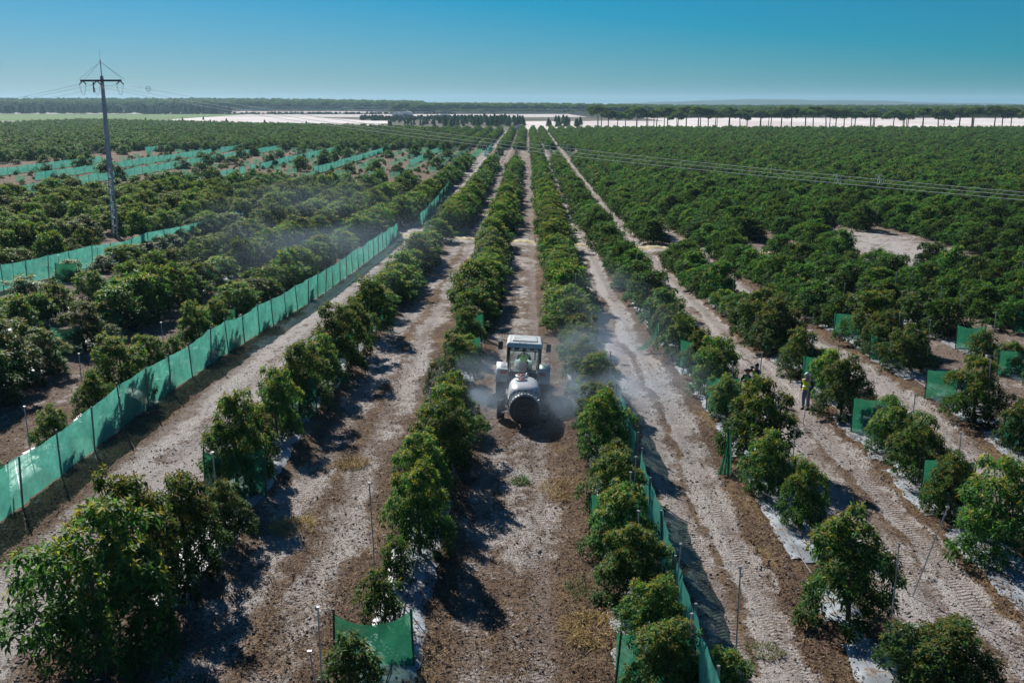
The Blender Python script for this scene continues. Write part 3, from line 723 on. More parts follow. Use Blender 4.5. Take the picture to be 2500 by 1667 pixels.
# scattered young conifers beyond the end of the rows
k = 0
for i in range(150):
    u = rnd.random(); y = rnd.uniform(745, 1010); x = y * rnd.uniform(-.135, -.004)
    if rnd.random() < .05: x = y * rnd.uniform(.015, .05)
    s = rnd.uniform(.5, 1.25) * (.62 if x < -.085 * y else 1)
    o = mk("young_conifer", CON[i % 5]); o.location = (x, y, gzf(x, y)); o.scale = (s, s, s); o.rotation_euler = (0, 0, rnd.uniform(0, 6))
    tag(o, "small dark conifer in the loose stand past the end of the alleys", "tree", "young conifers past the orchard")
for i, (x, y, s) in enumerate([(22, 755, 1.3), (30, 790, 1.1), (15, 770, 1.0), (-330, 1060, .6), (-240, 830, .8), (-262, 860, .6), (-205, 812, .7), (-300, 905, .75), (-170, 800, .6), (-345, 940, .65)]):
    o = mk("conifer", CON[i % 5]); o.location = (x, y, gzf(x, y)); o.scale = (s, s, s)
    tag(o, "lone dark conifer standing out against the white sand strip" if i > 2 else "dark conifer on the white sand behind the alley end", "tree", "lone conifers on the sand")
# woods behind: masses nobody could count
PFAR = [pine_crown(440 + i, 110, 6, 1.7, .85) for i in range(4)]
def wood(name, n, yr, xr, label, hs=(1.15, 1.5), dense_front=True, vis=None):
    P = []
    for i in range(n):
        y = yr[0] + (yr[1] - yr[0]) * rnd.random() ** 1.6; a_, b_ = xr(y); x = rnd.uniform(a_, b_); s = rnd.uniform(*hs) * (1 - .22 * float(ss(0, .18, x / y)))
        P.append((x, y, gzf(x, y), s * 1.1, s, rnd.uniform(0, 6.28), rnd.randrange(4)))
    a_, b_ = xr(yr[0]); x = a_
    while x < b_:                                        # the closed front edge with trunks and undergrowth
        for q in (0, 0, 1, 2):
            y = yr[0] + rnd.uniform(-25, 25) + 14 * q; s = rnd.uniform(*hs) * rnd.uniform(.85, 1) * (1 - .22 * float(ss(0, .18, x / y)))
            P.append((x + rnd.uniform(-4, 4), y, gzf(x, y), s * 1.3, s * (1 if q else .5), rnd.uniform(0, 6.28), rnd.randrange(4)))
        x += rnd.uniform(4, 7)
    return scatter(name, P, PFAR, label, None)
wood("pine_wood", 2600, (1230, 1850), lambda y: (.075 * y, .56 * y), "stone pine wood with rounded crowns behind the pine line", (.95, 1.25))
wood("pine_forest", 3400, (1640, 2600), lambda y: (-.125 * y - 5, .56 * y), "far pine forest closing the view along the horizon", (.95, 1.28))
wood("woodland", 3000, (2060, 2900), lambda y: (-.56 * y, -.10 * y), "dark pine woodland along the horizon on the meadow side")
P = []
for i in range(420):
    y = rnd.uniform(1640, 1900); x = -y * rnd.uniform(.285, .56); s = rnd.uniform(1.2, 2.3); P.append((x, y, gzf(x, y), s * 1.3, s, rnd.uniform(0, 6), rnd.randrange(5)))
scatter("conifer_wood", P, CON, "bluish young conifer wood edging the meadow", None)
P = []
for i in range(900):
    y = rnd.uniform(1560, 1640) if i % 2 else rnd.uniform(1010, 1250); x = -y * (rnd.uniform(.07, .37) if i % 2 else rnd.uniform(.02, .16)); s = rnd.uniform(.25, .6)
    P.append((x, y, gzf(x, y), s * 2.2, s, rnd.uniform(0, 6), rnd.randrange(5)))
scatter("scrub_bushes", P, CON, "low scrub bushes along the field edges far off", None)

P = []
for i in range(900):
    y = rnd.uniform(185, 388); x = rnd.uniform(-128, -16)
    if y < 212 - 36 * float(ss(-62, -92, x)) or not in_view(x, y): continue
    s = rnd.uniform(.12, .34); P.append((x, y, gzf(x, y), s * 1.5, s, rnd.uniform(0, 6), rnd.randrange(len(CR_FAR))))
scatter("patch_weeds", P, CR_FAR, "low dark weeds over the open patch of young plants", None)

# sheds
def shed(x, y, w, l, h, label, arched=True):
    o = empty("farm_shed", (x, y, gzf(x, y)))
    m = MB(); n = 10
    def arc(yy, r0=0): return [(w / 2 * math.cos(math.pi * j / n), yy, h * .55 + (h * .45) * math.sin(math.pi * j / n)) for j in range(n + 1)]
    MB().box(-w / 2, w / 2, 0, .3, -.5, h * .55).obj("front_wall", M["shed_wall"], o); MB().box(-w / 2, w / 2, l - .3, l, -.5, h * .55).obj("rear_wall", M["shed_wall"], o)
    MB().box(-w / 2, -w / 2 + .3, .31, l - .31, -.5, h * .55).obj("side_wall", M["shed_wall"], o); MB().box(w / 2 - .3, w / 2, .31, l - .31, -.5, h * .55).obj("side_wall", M["shed_wall"], o)
    A, B = arc(-.15), arc(l + .15); m.add(A + B, [(j, j + 1, n + 2 + j, n + 1 + j) for j in range(n)] + [tuple(range(n + 1))[::-1], tuple(range(n + 1, 2 * n + 2))]); m.obj("roof", M["white"], o)
    MB().box(-w * .16, w * .16, -.08, -.02, 0, h * .45).obj("doorway", M["dark"], o)
    return tag(o, label, "shed", "pale farm sheds at the far field edge")
shed(-166, 1322, 12, 18, 5.6, "smaller pale arched shed beside the larger one before the woods")
shed(-154.5, 1316, 15, 20, 6.8, "large white arched shed with dark doorway before the woods")
shed(-99, 1246, 14, 8, 3.6, "low long pale shed right of the arched sheds")
PL = MB().box(-2.2, 2.2, 0, .25, 0, 3.2).obj("white_container", M["shed_wall"]); PL.location = (-5.5, 668, gzf(-5.5, 668))
tag(PL, "pale boxy container at the far end of the alleys", "container")

# ------------------------------------------------------------------ mulch film, drip hoses, stakes, screens
def film(rk, y0, y1, w0=.78):
    x0 = dict(allrows)[rk]; v = []; f = []; n = int((y1 - y0) / .3); ts = (-1, -.72, -.4, -.08, .25, .55, .8, 1)
    wl = wr = w0; k = len(ts)
    for i in range(n + 1):
        y = y0 + (y1 - y0) * i / n; xc = row_x(x0, y)
        wl = min(.98, max(.5, wl + rnd.uniform(-.08, .08))); wr = min(.98, max(.5, wr + rnd.uniform(-.08, .08)))
        for t in ts:
            x = xc + t * (wl if t < 0 else wr)
            v.append((x, y, gzf(x, y) + .03 + rnd.uniform(0, .045) - (.05 if abs(t) == 1 else 0)))
    hole = vnoise(np.arange(n) * .16 + x0, np.arange(n) * 0 + .5, 31)
    for i in range(n):
        for j in range(k - 1):
            if hole[i] + .035 * abs(j - 3) + .02 * math.sin(i * .5) > .25: continue       # torn or buried under soil here
            q = i * k + j; f.append((q, q + 1, q + k + 1, q + k))
    o = MB().add(v, f).obj("mulch_film", M["film"], smooth=True)
    tag(o, "pale blue grey plastic mulch under %s" % ROWNAME[rk], "mulch film", "plastic mulch strips under the rows")
    for dx in (-.28, .22):
        p = []; n2 = int((y1 - y0) / 1.1)
        for i in range(n2 + 1):
            y = y0 + (y1 - y0) * i / n2; x = row_x(x0, y) + dx + rnd.uniform(-.05, .05); p.append((x, y, gzf(x, y) + .085))
        h = MB().tube(p, .016, 4).obj("drip_hose", M["hose"])
        tag(h, "black drip hose under %s, %s side" % (ROWNAME[rk], "tractor" if (dx < 0) == (x0 > 0) else "outer"), "hose", "drip hoses along the rows")
for rk, y0, y1 in [("L1", 16, 95), ("L2", 26, 95), ("R1", 16, 95), ("R2", 15, 95), ("R3", 20, 100), ("R4", 28, 80), ("R5", 34, 80), ("L3", 26, 95), ("L4", 40, 95), ("L5", 48, 90)]:
    film(rk, y0, y1)

STK = MB().tube([(0, 0, -.2), (0, 0, 1.0)], .021, 6).mesh("stake_pole", M["steel"])
CAPM = MB().box(-.045, .045, -.03, .03, 0, .035).mesh("stake_cap", M["steel"])
def stake(x, y, h, label, lean=.05, dirn=None):
    o = empty("stake", (x, y, gzf(x, y)))
    p = mk("pole", STK, o); p.scale = (1, 1, h); c = mk("cap", CAPM, o); c.location = (0, 0, h)
    o.rotation_euler = (rnd.uniform(-lean, lean), rnd.uniform(-lean, lean), rnd.uniform(0, 6.28)) if dirn is None else dirn
    return tag(o, label, "stake", "thin stakes along the tree rows")
ns = 0
for i in order[:230]:
    rk, x, y, h, w = trees[i]
    if rk not in ROWNAME or rnd.random() < .15: continue
    side = -.45 if x < 0 else .45
    a_ = rnd.uniform(-1.3, 1.3)
    lab = ("thin grey stake by the %s tree in %s" % (ORD[ordn[i] - 1], ROWNAME[rk])) if ordn[i] <= 20 else "thin grey stake deep in %s" % ROWNAME[rk]
    stake(x + side + rnd.uniform(-.3, .3), y + a_, rnd.uniform(2.1, 3.0), lab); ns += 1
stake(11.15, 27.3, 2.9, "leaning grey stake at the alley edge right of the nearest bushy tree", dirn=(R(4), R(13), 0))
stake(-4.75, 21.0, 1.7, "short dark stake beside the sagging foreground net", dirn=(R(3), R(-5), 0))
stake(12.25, 43.6, 2.3, "stake in the alley near the person with folded arms", dirn=(R(2), R(4), 0))
stake(10.9, 46.9, 2.5, "tall stake in front of the person holding a camera", dirn=(R(1), R(3), 0))

POST = MB().tube([(0, 0, -.15), (0, 0, 1.0)], .028, 6).mesh("screen_post", M["green_post"])
def net_mesh(name, p0, p1, h0, h1, sag, mat, nx=8, nz=5, belly=.12, seed=0):
    g = random.Random(seed); v = []; f = []
    p0, p1 = Vector(p0), Vector(p1); d = (p1 - p0); nrm = Vector((-d.y, d.x, 0)).normalized()
    for i in range(nx + 1):
        t = i / nx; p = p0.lerp(p1, t)
        for j in range(nz + 1):
            u = j / nz; hh = (h0 + (h1 - h0) * t) * u - sag * 4 * t * (1 - t) * u
            b = belly * math.sin(math.pi * t) * math.sin(math.pi * (.2 + .7 * u)) + g.uniform(-.03, .03) + .03 * math.sin(t * 14 + u * 5 + seed)
            v.append(p + nrm * b + Vector((0, 0, hh + .04)))
    for i in range(nx):
        for j in range(nz): q = i * (nz + 1) + j; f.append((q, q + nz + 1, q + nz + 2, q + 1))
    return MB().add(v, f).mesh(name, mat, True)
def screen(x, y, h, dx, label, sag=.08, mat="net_green", dy=0.0, seed=0):
    z = gzf(x, y); z1 = gzf(x + dx, y + dy)
    o = empty("net_screen", (x, y, z))
    mk("net", net_mesh("net", (0, 0, 0), (dx, dy, z1 - z), h, h * rnd.uniform(.92, 1.02), sag, M[mat], seed=seed), o)
    a_ = mk("post", POST, o); a_.scale = (1, 1, h + .12); a_.rotation_euler = (rnd.uniform(-.05, .05), rnd.uniform(-.05, .08), 0)
    b_ = mk("post", POST, o); b_.scale = (1, 1, h + .1); b_.location = (dx, dy, z1 - z); b_.rotation_euler = (rnd.uniform(-.05, .05), rnd.uniform(-.05, .05), 0)
    return tag(o, label, "net screen", "small green net screens between the trees")
SCR = [(13.85, 93.1, 1.3, 1.3, "R3"), (13.7, 83.3, 1.5, 1.2, "R3"), (13.8, 75.7, 1.5, 1.3, "R3"), (13.75, 66.6, 1.5, 1.5, "R3"), (13.8, 58.4, 1.5, 1.8, "R3"), (13.85, 50.0, 1.45, 1.8, "R3"), (13.88, 42.05, 1.5, 1.8, "R3"), (13.97, 34.35, 1.5, 1.8, "R3"),
       (19.1, 47.6, 1.4, 1.5, "R4"), (19.5, 40.3, 1.35, 1.9, "R4"), (24.6, 52.2, 1.35, 1.9, "R5"), (8.25, 45.4, 1.5, 1.5, "R2"), (8.2, 53.7, 1.55, 1.6, "R2"),
       (2.0, 30.4, 1.7, 1.7, "R1"), (2.15, 22.2, 1.4, 1.8, "R1"), (-2.81, 23.1, 1.5, -2.0, "L1"), (-9.35, 34.4, 1.8, -2.2, "L2"), (-9.4, 43.8, 1.9, -1.8, "L2"), (-9.5, 55.9, 1.5, -2.1, "L2"), (-9.4, 85.9, 1.6, -2.2, "L2"), (-2.7, 62.0, 1.5, -1.7, "L1"), (-2.7, 71.5, 1.5, -1.7, "L1"),
       (-25.6, 71.5, 1.9, -1.7, "L4"), (-32.0, 77.3, 1.5, -1.8, "L5"), (-25.6, 62.8, 1.6, -1.6, "L4"), (-25.4, 49.6, 1.6, -1.9, "L4"), (-18.8, 64.4, 1.3, -1.8, "L3"), (-18.6, 34.3, 1.2, -2.0, "L3"), (-18.7, 88, 1.5, -1.8, "L3"), (-25.5, 93, 1.6, -1.8, "L4"), (-38.6, 86, 1.6, -1.8, "L6"),
       (-25.6, 57, 1.6, -1.8, "L4"), (-32.0, 66.5, 1.6, -1.8, "L5"), (-18.8, 72, 1.5, -1.7, "L3"), (-18.8, 79.5, 1.5, -1.7, "L3"), (-25.6, 84, 1.6, -1.8, "L4"), (-32, 92, 1.6, -1.8, "L5"), (-2.6, 54.5, 1.5, -1.7, "L1"), (-9.4, 66, 1.6, -2, "L2"), (-9.4, 76, 1.6, -2, "L2"), (19.2, 56, 1.4, 1.6, "R4"), (19.2, 63, 1.4, 1.6, "R4"), (19.2, 80, 1.4, 1.6, "R4"), (25.2, 73, 1.4, 1.7, "R5"), (30.9, 64, 1.4, 1.7, "R6"), (30.9, 86, 1.4, 1.7, "R6"), (36.4, 80, 1.4, 1.7, "R7"), (8.2, 66, 1.5, 1.5, "R2"), (8.2, 78, 1.5, 1.5, "R2"), (25.2, 59, 1.4, 1.7, "R5"), (25.2, 66, 1.4, 1.7, "R5"), (19.2, 70, 1.4, 1.6, "R4"), (31, 75, 1.4, 1.7, "R6"), (36.3, 92, 1.4, 1.7, "R7"), (47.5, 108, 1.5, 2.0, "R8")]
cs = {}
for i, (x, y, h, dx, rk) in enumerate(sorted(SCR, key=lambda t: (t[4], t[1]))):
    cs[rk] = cs.get(rk, 0) + 1
    special = {(-2.81, 23.1): "sagging green net screen in the foreground left of the tractor alley"}
    lab = special.get((x, y), "green net screen, %s from the front in %s" % (ORD[cs[rk] - 1], ROWNAME[rk]))
    screen(x, y, h, dx, lab, .33 if (x, y) in special else rnd.choice((.03, .08, .2)), seed=i)
# collapsed nets
def drape(x, y, h, w0, w1, lean, label, mat="net_green"):
    o = empty("collapsed_net", (x, y, gzf(x, y))); v = []; f = []; nx, nz = 18, 8; g = random.Random(int(x * 10))
    for i in range(nx + 1):
        t = i / nx
        for j in range(nz + 1):
            u = j / nz; w = w0 + (w1 - w0) * (1 - u) ** 1.3
            v.append(((t - .62) * w - lean * (1 - u) ** 2.4 + g.uniform(-.012, .012), .05 * (1.25 - u) * math.sin(t * 21 + 2 * u) + g.uniform(-.01, .01), .03 + (h - .03) * u - .12 * u * abs(t - .62)))
    for i in range(nx):
        for j in range(nz): q = i * (nz + 1) + j; f.append((q, q + nz + 1, q + nz + 2, q + 1))
    MB().add(v, f).obj("net", M[mat], o, True); p = mk("post", POST, o); p.scale = (1, 1, h + .12); p.rotation_euler = (0, R(-2), 0)
    return tag(o, label, "net", "collapsed nets")
drape(7.65, 36.9, 1.75, .10, .55, .05, "green net gathered into a narrow pleated drape on its stake")
drape(7.6, 58.3, 1.7, .16, .55, .95, "green net sagging from a post down onto white sand", "net_pale")

# long fences of net bays between posts
FPOST = MB().tube([(0, 0, -.2), (0, 0, 1.0)], .04, 6).mesh("fence_post", M["post"])
def fence(pl, h, bay, mat, label, group, name="net_fence", wave=.06, gap=0.0):
    o = empty(name, (pl[0][0], pl[0][1], gzf(*pl[0]))); O = Vector(o.location)
    P = [Vector((p[0], p[1], 0)) for p in pl]; Ls = [(P[i + 1] - P[i]).length for i in range(len(P) - 1)]; T = sum(Ls); n = max(1, round(T / bay)); st = []
    for i in range(n + 1):
        s = T * i / n; k_ = 0
        while k_ < len(Ls) - 1 and s > Ls[k_]: s -= Ls[k_]; k_ += 1
        q = P[k_].lerp(P[k_ + 1], min(1, s / Ls[k_])); st.append(Vector((q.x, q.y, gzf(q.x, q.y))))
    hs = [h * rnd.uniform(.91, 1.06) for _ in st]
    for i, q in enumerate(st):
        p = mk("post", FPOST, o); p.location = q - O + Vector((.05, 0, 0)); p.scale = (1, 1, hs[i] + rnd.uniform(.05, .22)); p.rotation_euler = (rnd.uniform(-.07, .07), rnd.uniform(-.07, .07), 0)
        if i < n and rnd.random() >= gap:
            mk("net_bay", net_mesh("net_bay", q - O, st[i + 1] - O, hs[i], hs[i + 1], wave * rnd.uniform(.4, 1.8), M[mat], 7, 4, .08, i), o)
    return tag(o, label, "net fence", group)
G = "long net fences along the tree rows"
fence([(-18.0, 24.6), (-17.75, 36), (-17.65, 48), (-17.3, 59), (-16.4, 77), (-15.7, 123)], 1.85, 3.0, "net_teal", "long teal net fence between the wide white alley and the pole block", G)
fence([(-14.4, 137), (-14.35, 145), (-15.4, 208)], 1.7, 3.4, "net_teal", "teal net fence continuing beyond the yellow sand ridge", G)
fence([(-42.9, 78), (-42.4, 90), (-39.0, 116), (-37.6, 140)], 2.0, 3.6, "net_teal", "teal net fence in front of the power pole", G)
fence([(4.12, 17), (4.12, 26), (4.12, 35)], 1.72, 3.0, "net_teal", "teal net fence hugging the nearest trees right of the tractor alley", G)
fence([(4.10, 37), (4.08, 47)], 1.6, 3.3, "net_teal", "short teal net fence beside the row the mist is drifting into", G)
fence([(4.2, 86), (4.3, 116)], 1.6, 3.3, "net_teal", "short teal net fence by the row right of the alley, near the sand ridge", G)
for x, y0, y1, lab in [(-69, 205, 386, "second"), (-93, 176, 440, "third"), (-51, 246, 450, "first"), (-32, 280, 405, None), (-14.2, 337, 406, None), (-108, 225, 405, "fourth"), (-124, 240, 300, "fifth"), (-135, 365, 422, "sixth")]:
    l_ = "bright teal net fence across the young patch, %s line left of the alleys" % lab if lab else ("bright teal net fence at the alley side of the young patch" if x < -20 else "short teal net fence at the far end of the young patch")
    fence([(x, y0), (x, y1)], 1.75, 5.2, "net_teal", l_, "teal fences in the young patch", gap=.04)
for x, y0, y1, lab in [(-27, 290, 394, "pale green net line beside the teal fence in the young patch"), (-21.5, 290, 388, "pale green net line nearest the alleys in the young patch"), (-9.6, 285, 394, "pale green net line in the second row left of the tractor alley"), (-4.2, 330, 385, "short pale green net line in the row left of the tractor alley"), (7.9, 305, 395, "pale green net line in the second row right of the alley"), (13.4, 325, 360, "short pale green net line in the third row right of the alley")]:
    fence([(x, y0), (x, y1)], 1.5, 6.5, "net_pale", lab, "pale net lines in the young patch", gap=.12)
# small pale screens round the young plants of the patch
SMALL = net_mesh("young_screen", (0, 0, 0), (2.0, 0, 0), 1.25, 1.2, .05, M["net_pale"], 4, 2, .08, 3)
for x in LEFT_ROWS[2:19]:
    y = 222 + rnd.uniform(0, 12)
    while y < 376:
        xx = row_x(x, y)
        if in_view(xx, y) and xx > -128 and rnd.random() < .8:
            o = mk("plant_screen", SMALL); o.location = (xx - 1 + rnd.uniform(-.4, .4), y, gzf(xx, y)); o.rotation_euler = (0, 0, rnd.uniform(-.25, .25)); o.scale = (rnd.uniform(.7, 1.2),) * 3
            tag(o, "small pale green screen round a young plant in the open patch", "net screen", "young plant screens in the patch")
        y += rnd.uniform(9, 16)

# ------------------------------------------------------------------ straw litter, tufts
def litter():
    g = np.random.RandomState(11); n = 300000
    y = 19.5 + 52 * g.rand(n) ** 1.55; x = (g.rand(n) - .5) * (1.1 * y + 4)
    clump = vnoise(x * .9, y * .9, 21) + .6 * vnoise(x * 2.3, y * 2.3, 22)
    d = bed_d(x, y)
    al = np.zeros(n)
    for a_, b_, st_ in [(7.1, 8.1, 1.), (13.2, 14.0, 1.), (1.2, 2.5, 1.), (-3.0, -2.1, .8), (-5.3, -4.3, .9), (-2.2, 1.3, .5), (-8.6, -4.9, .55), (4.3, 7.1, .10), (9.8, 13.2, .16), (18.5, 19.4, .9), (-17.5, -16.3, .7), (-25, -20.5, .7)]:
        al = np.maximum(al, st_ * ((x > a_) & (x < b_)))
    keep = g.rand(n) < al * np.clip(.55 + 1.5 * clump, .05, 1.2)
    x, y, cl = x[keep], y[keep], clump[keep]; m = len(x)
    z = gz(x, y) + .02 + .05 * g.rand(m)
    a_ = g.rand(m) * 6.28; L = .07 + .17 * g.rand(m) ** 1.6; w = .0045 + .0065 * g.rand(m); el = (g.rand(m) ** 2) * .7
    d = np.stack([np.cos(a_) * np.cos(el), np.sin(a_) * np.cos(el), np.sin(el)], 1); sd = np.stack([-np.sin(a_), np.cos(a_), 0 * a_], 1)
    p = np.stack([x, y, z], 1)
    V = np.stack([p - sd * w[:, None], p + sd * w[:, None], p + d * L[:, None] + sd * w[:, None] * .6, p + d * L[:, None] - sd * w[:, None] * .6], 1).reshape(-1, 3)
    F = np.arange(m)[:, None] * 4 + np.array([[0, 1, 2, 3]])
    t = (np.clip(g.rand(m) ** 1.4 * .85 + .45 * cl, 0, 1))[:, None]; c = np.array([.075, .045, .03]) * (1 - t) + np.array([.40, .285, .16]) * t
    me_ = np_mesh("dry_straw", V, F, M["straw"], np.repeat(c, 4, 0))
    tag(mk("dry_straw", me_), "dry straw and dead weeds littering the alleys", None, None, "stuff")
litter()
def debris():
    g = np.random.RandomState(23); n = 150000
    y = 19.5 + 48 * g.rand(n) ** 1.5; x = (g.rand(n) - .5) * (1.1 * y + 4)
    al = np.full(n, .10)
    for a_, b_, st_ in [(7.15, 8.3, 1.), (13.2, 14.1, 1.), (1.2, 2.4, .9), (-3.0, -2.1, .9), (-5.4, -4.4, .9), (-2.2, 1.3, .35), (-8.0, -4.9, .4), (18.6, 19.6, .9), (-17.5, -16.2, .8), (-12.5, -11.3, .8), (9.3, 10.0, .6), (3.9, 4.5, .5)]:
        al = np.maximum(al, st_ * ((x > a_) & (x < b_)))
    keep = g.rand(n) < al * np.clip(.65 + 1.3 * vnoise(x * 1.1, y * 1.1, 51), .1, 1); x, y = x[keep], y[keep]; m = len(x)
    a_ = g.rand(m) * 6.28; L = .06 + .09 * g.rand(m); w = L * (.16 + .12 * g.rand(m)); e = (g.rand(m) - .35) * .9
    d = np.stack([np.cos(a_) * np.cos(e), np.sin(a_) * np.cos(e), np.abs(np.sin(e))], 1); r_ = (g.rand(m) - .5) * 1.2
    sd = np.stack([-np.sin(a_) * np.cos(r_), np.cos(a_) * np.cos(r_), np.sin(r_)], 1)
    p = np.stack([x, y, gz(x, y) + .035 + .05 * g.rand(m)], 1); md = p + d * (L * .5)[:, None]; md[:, 2] += L * .12
    V = np.stack([p, md + sd * w[:, None], p + d * L[:, None], md - sd * w[:, None]], 1).reshape(-1, 3)
    F = np.arange(m)[:, None] * 4 + np.array([[0, 3, 2, 1]])
    t = (g.rand(m) ** 1.7)[:, None]; c = np.array([.055, .032, .022]) * (1 - t) + np.array([.36, .24, .16]) * t
    tag(mk("leaf_litter", np_mesh("leaf_litter", V, F, M["straw"], np.repeat(c, 4, 0))), "fallen brown leaves lying along the edges of the rows", None, None, "stuff")
    n = 42000; y = 19.5 + 40 * g.rand(n) ** 1.5; x = (g.rand(n) - .5) * (1.1 * y + 4)
    keep = (g.rand(n) < np.clip(.5 + 1.6 * vnoise(x * .8, y * .8, 61), .06, 1)) & (x > -26) & (x < 26); x, y = x[keep], y[keep]; m = len(x)
    r_ = .014 + .045 * g.rand(m) ** 2.6; z = gz(x, y) + .02
    o6 = np.array([[1, 0, .1], [0, 1, 0], [-1, 0, .15], [0, -1, .05], [.1, .1, .75], [0, 0, -.6]])
    V = (np.stack([x, y, z], 1)[:, None, :] + o6[None] * r_[:, None, None] * (.7 + .6 * g.rand(m, 6, 1))).reshape(-1, 3)
    F = (np.arange(m)[:, None, None] * 6 + np.array([[0, 1, 4], [1, 2, 4], [2, 3, 4], [3, 0, 4], [1, 0, 5], [2, 1, 5], [3, 2, 5], [0, 3, 5]])[None]).reshape(-1, 3)
    t = g.rand(m)[:, None]; c = np.array([.16, .12, .095]) * (1 - t) + np.array([.62, .56, .52]) * t
    tag(mk("soil_clods", np_mesh("soil_clods", V, F, M["clod"], np.repeat(c, 6, 0))), "small clods and crumbs of sandy soil on the alleys", None, None, "stuff")
debris()
def tuft(x, y, r_, h, n, c0, c1, name, label, cat="plant", group=None):
    g = np.random.RandomState(int(abs(x * 91 + y * 37)) + 5); a_ = g.rand(n) * 6.28; rr = r_ * np.sqrt(g.rand(n)) * .55
    n_ = n; p = np.stack([rr * 1.7 * np.cos(a_), rr * 1.7 * np.sin(a_), 0 * a_], 1); e = g.rand(n) ** 1.5 * 1.1 + .1; a_ = a_ + g.randn(n) * 1.1
    d = np.stack([np.cos(a_ + g.randn(n) * .5) * np.cos(e), np.sin(a_ + g.randn(n) * .5) * np.cos(e), np.sin(e)], 1); L = h * (.35 + .55 * g.rand(n)); w = .005 + .006 * g.rand(n)
    sd = unit(np.cross(d, np.array([[0, 0, 1.]]))); m1 = p + d * (L * .55)[:, None]; tp = p + d * L[:, None]; tp[:, 2] -= L * .25
    V = np.stack([p - sd * w[:, None], p + sd * w[:, None], m1 + sd * w[:, None], m1 - sd * w[:, None], tp], 1).reshape(-1, 3)
    t = g.rand(n)[:, None]; c = np.repeat(np.array(c0) * (1 - t) + np.array(c1) * t, 5, 0)
    me_ = bpy.data.meshes.new(name); f = []
    for i in range(n): o_ = i * 5; f += [(o_, o_ + 1, o_ + 2, o_ + 3), (o_ + 3, o_ + 2, o_ + 4)]
    me_.from_pydata(V.tolist(), [], f); at_ = me_.color_attributes.new("Col", 'FLOAT_COLOR', 'POINT'); c4 = np.ones((len(V), 4), np.float32); c4[:, :3] = c; at_.data.foreach_set("color", c4.ravel())
    me_.materials.append(M["straw"]); o = mk(name, me_); o.location = (x, y, gzf(x, y)); return tag(o, label, cat, group)
tuft(-.25, 36.3, .3, .5, 260, (.05, .12, .03), (.12, .20, .06), "weed", "small green weed growing between the wheel tracks behind the sprayer")
tuft(-7.9, 32.0, .8, .5, 620, (.22, .14, .06), (.50, .38, .16), "dry_tuft", "golden dry grass tuft left of the tractor alley's first row", "plant", "dry grass tufts")
tuft(-6.9, 38.2, .7, .5, 560, (.22, .14, .06), (.55, .43, .20), "dry_tuft", "pale gold tuft in the alley beyond the nearer golden tuft", "plant", "dry grass tufts")
tuft(2.0, 25.0, 1.1, .5, 800, (.22, .14, .06), (.50, .36, .15), "dry_tuft", "golden dry tuft beside the nearest trees right of the tractor alley", "plant", "dry grass tufts")
tuft(1.6, 35.5, 1.2, .5, 800, (.22, .14, .06), (.52, .38, .17), "dry_tuft", "straw heap behind the sprayer on the right side", "plant", "dry grass tufts")
tuft(6.2, 24.2, .5, .3, 300, (.08, .10, .04), (.20, .18, .09), "weed", "thin grey green weed in the white alley with fence shadows")
tuft(-16.9, 64, 1.4, .7, 700, (.10, .08, .06), (.25, .19, .13), "dry_tuft", "grey dry weeds at the foot of the long teal fence", "plant", "dry grass tufts")
tuft(1.9, 27.6, .8, .4, 420, (.05, .09, .03), (.14, .17, .07), "weed", "low dull green weed patch under the row right of the sprayer")

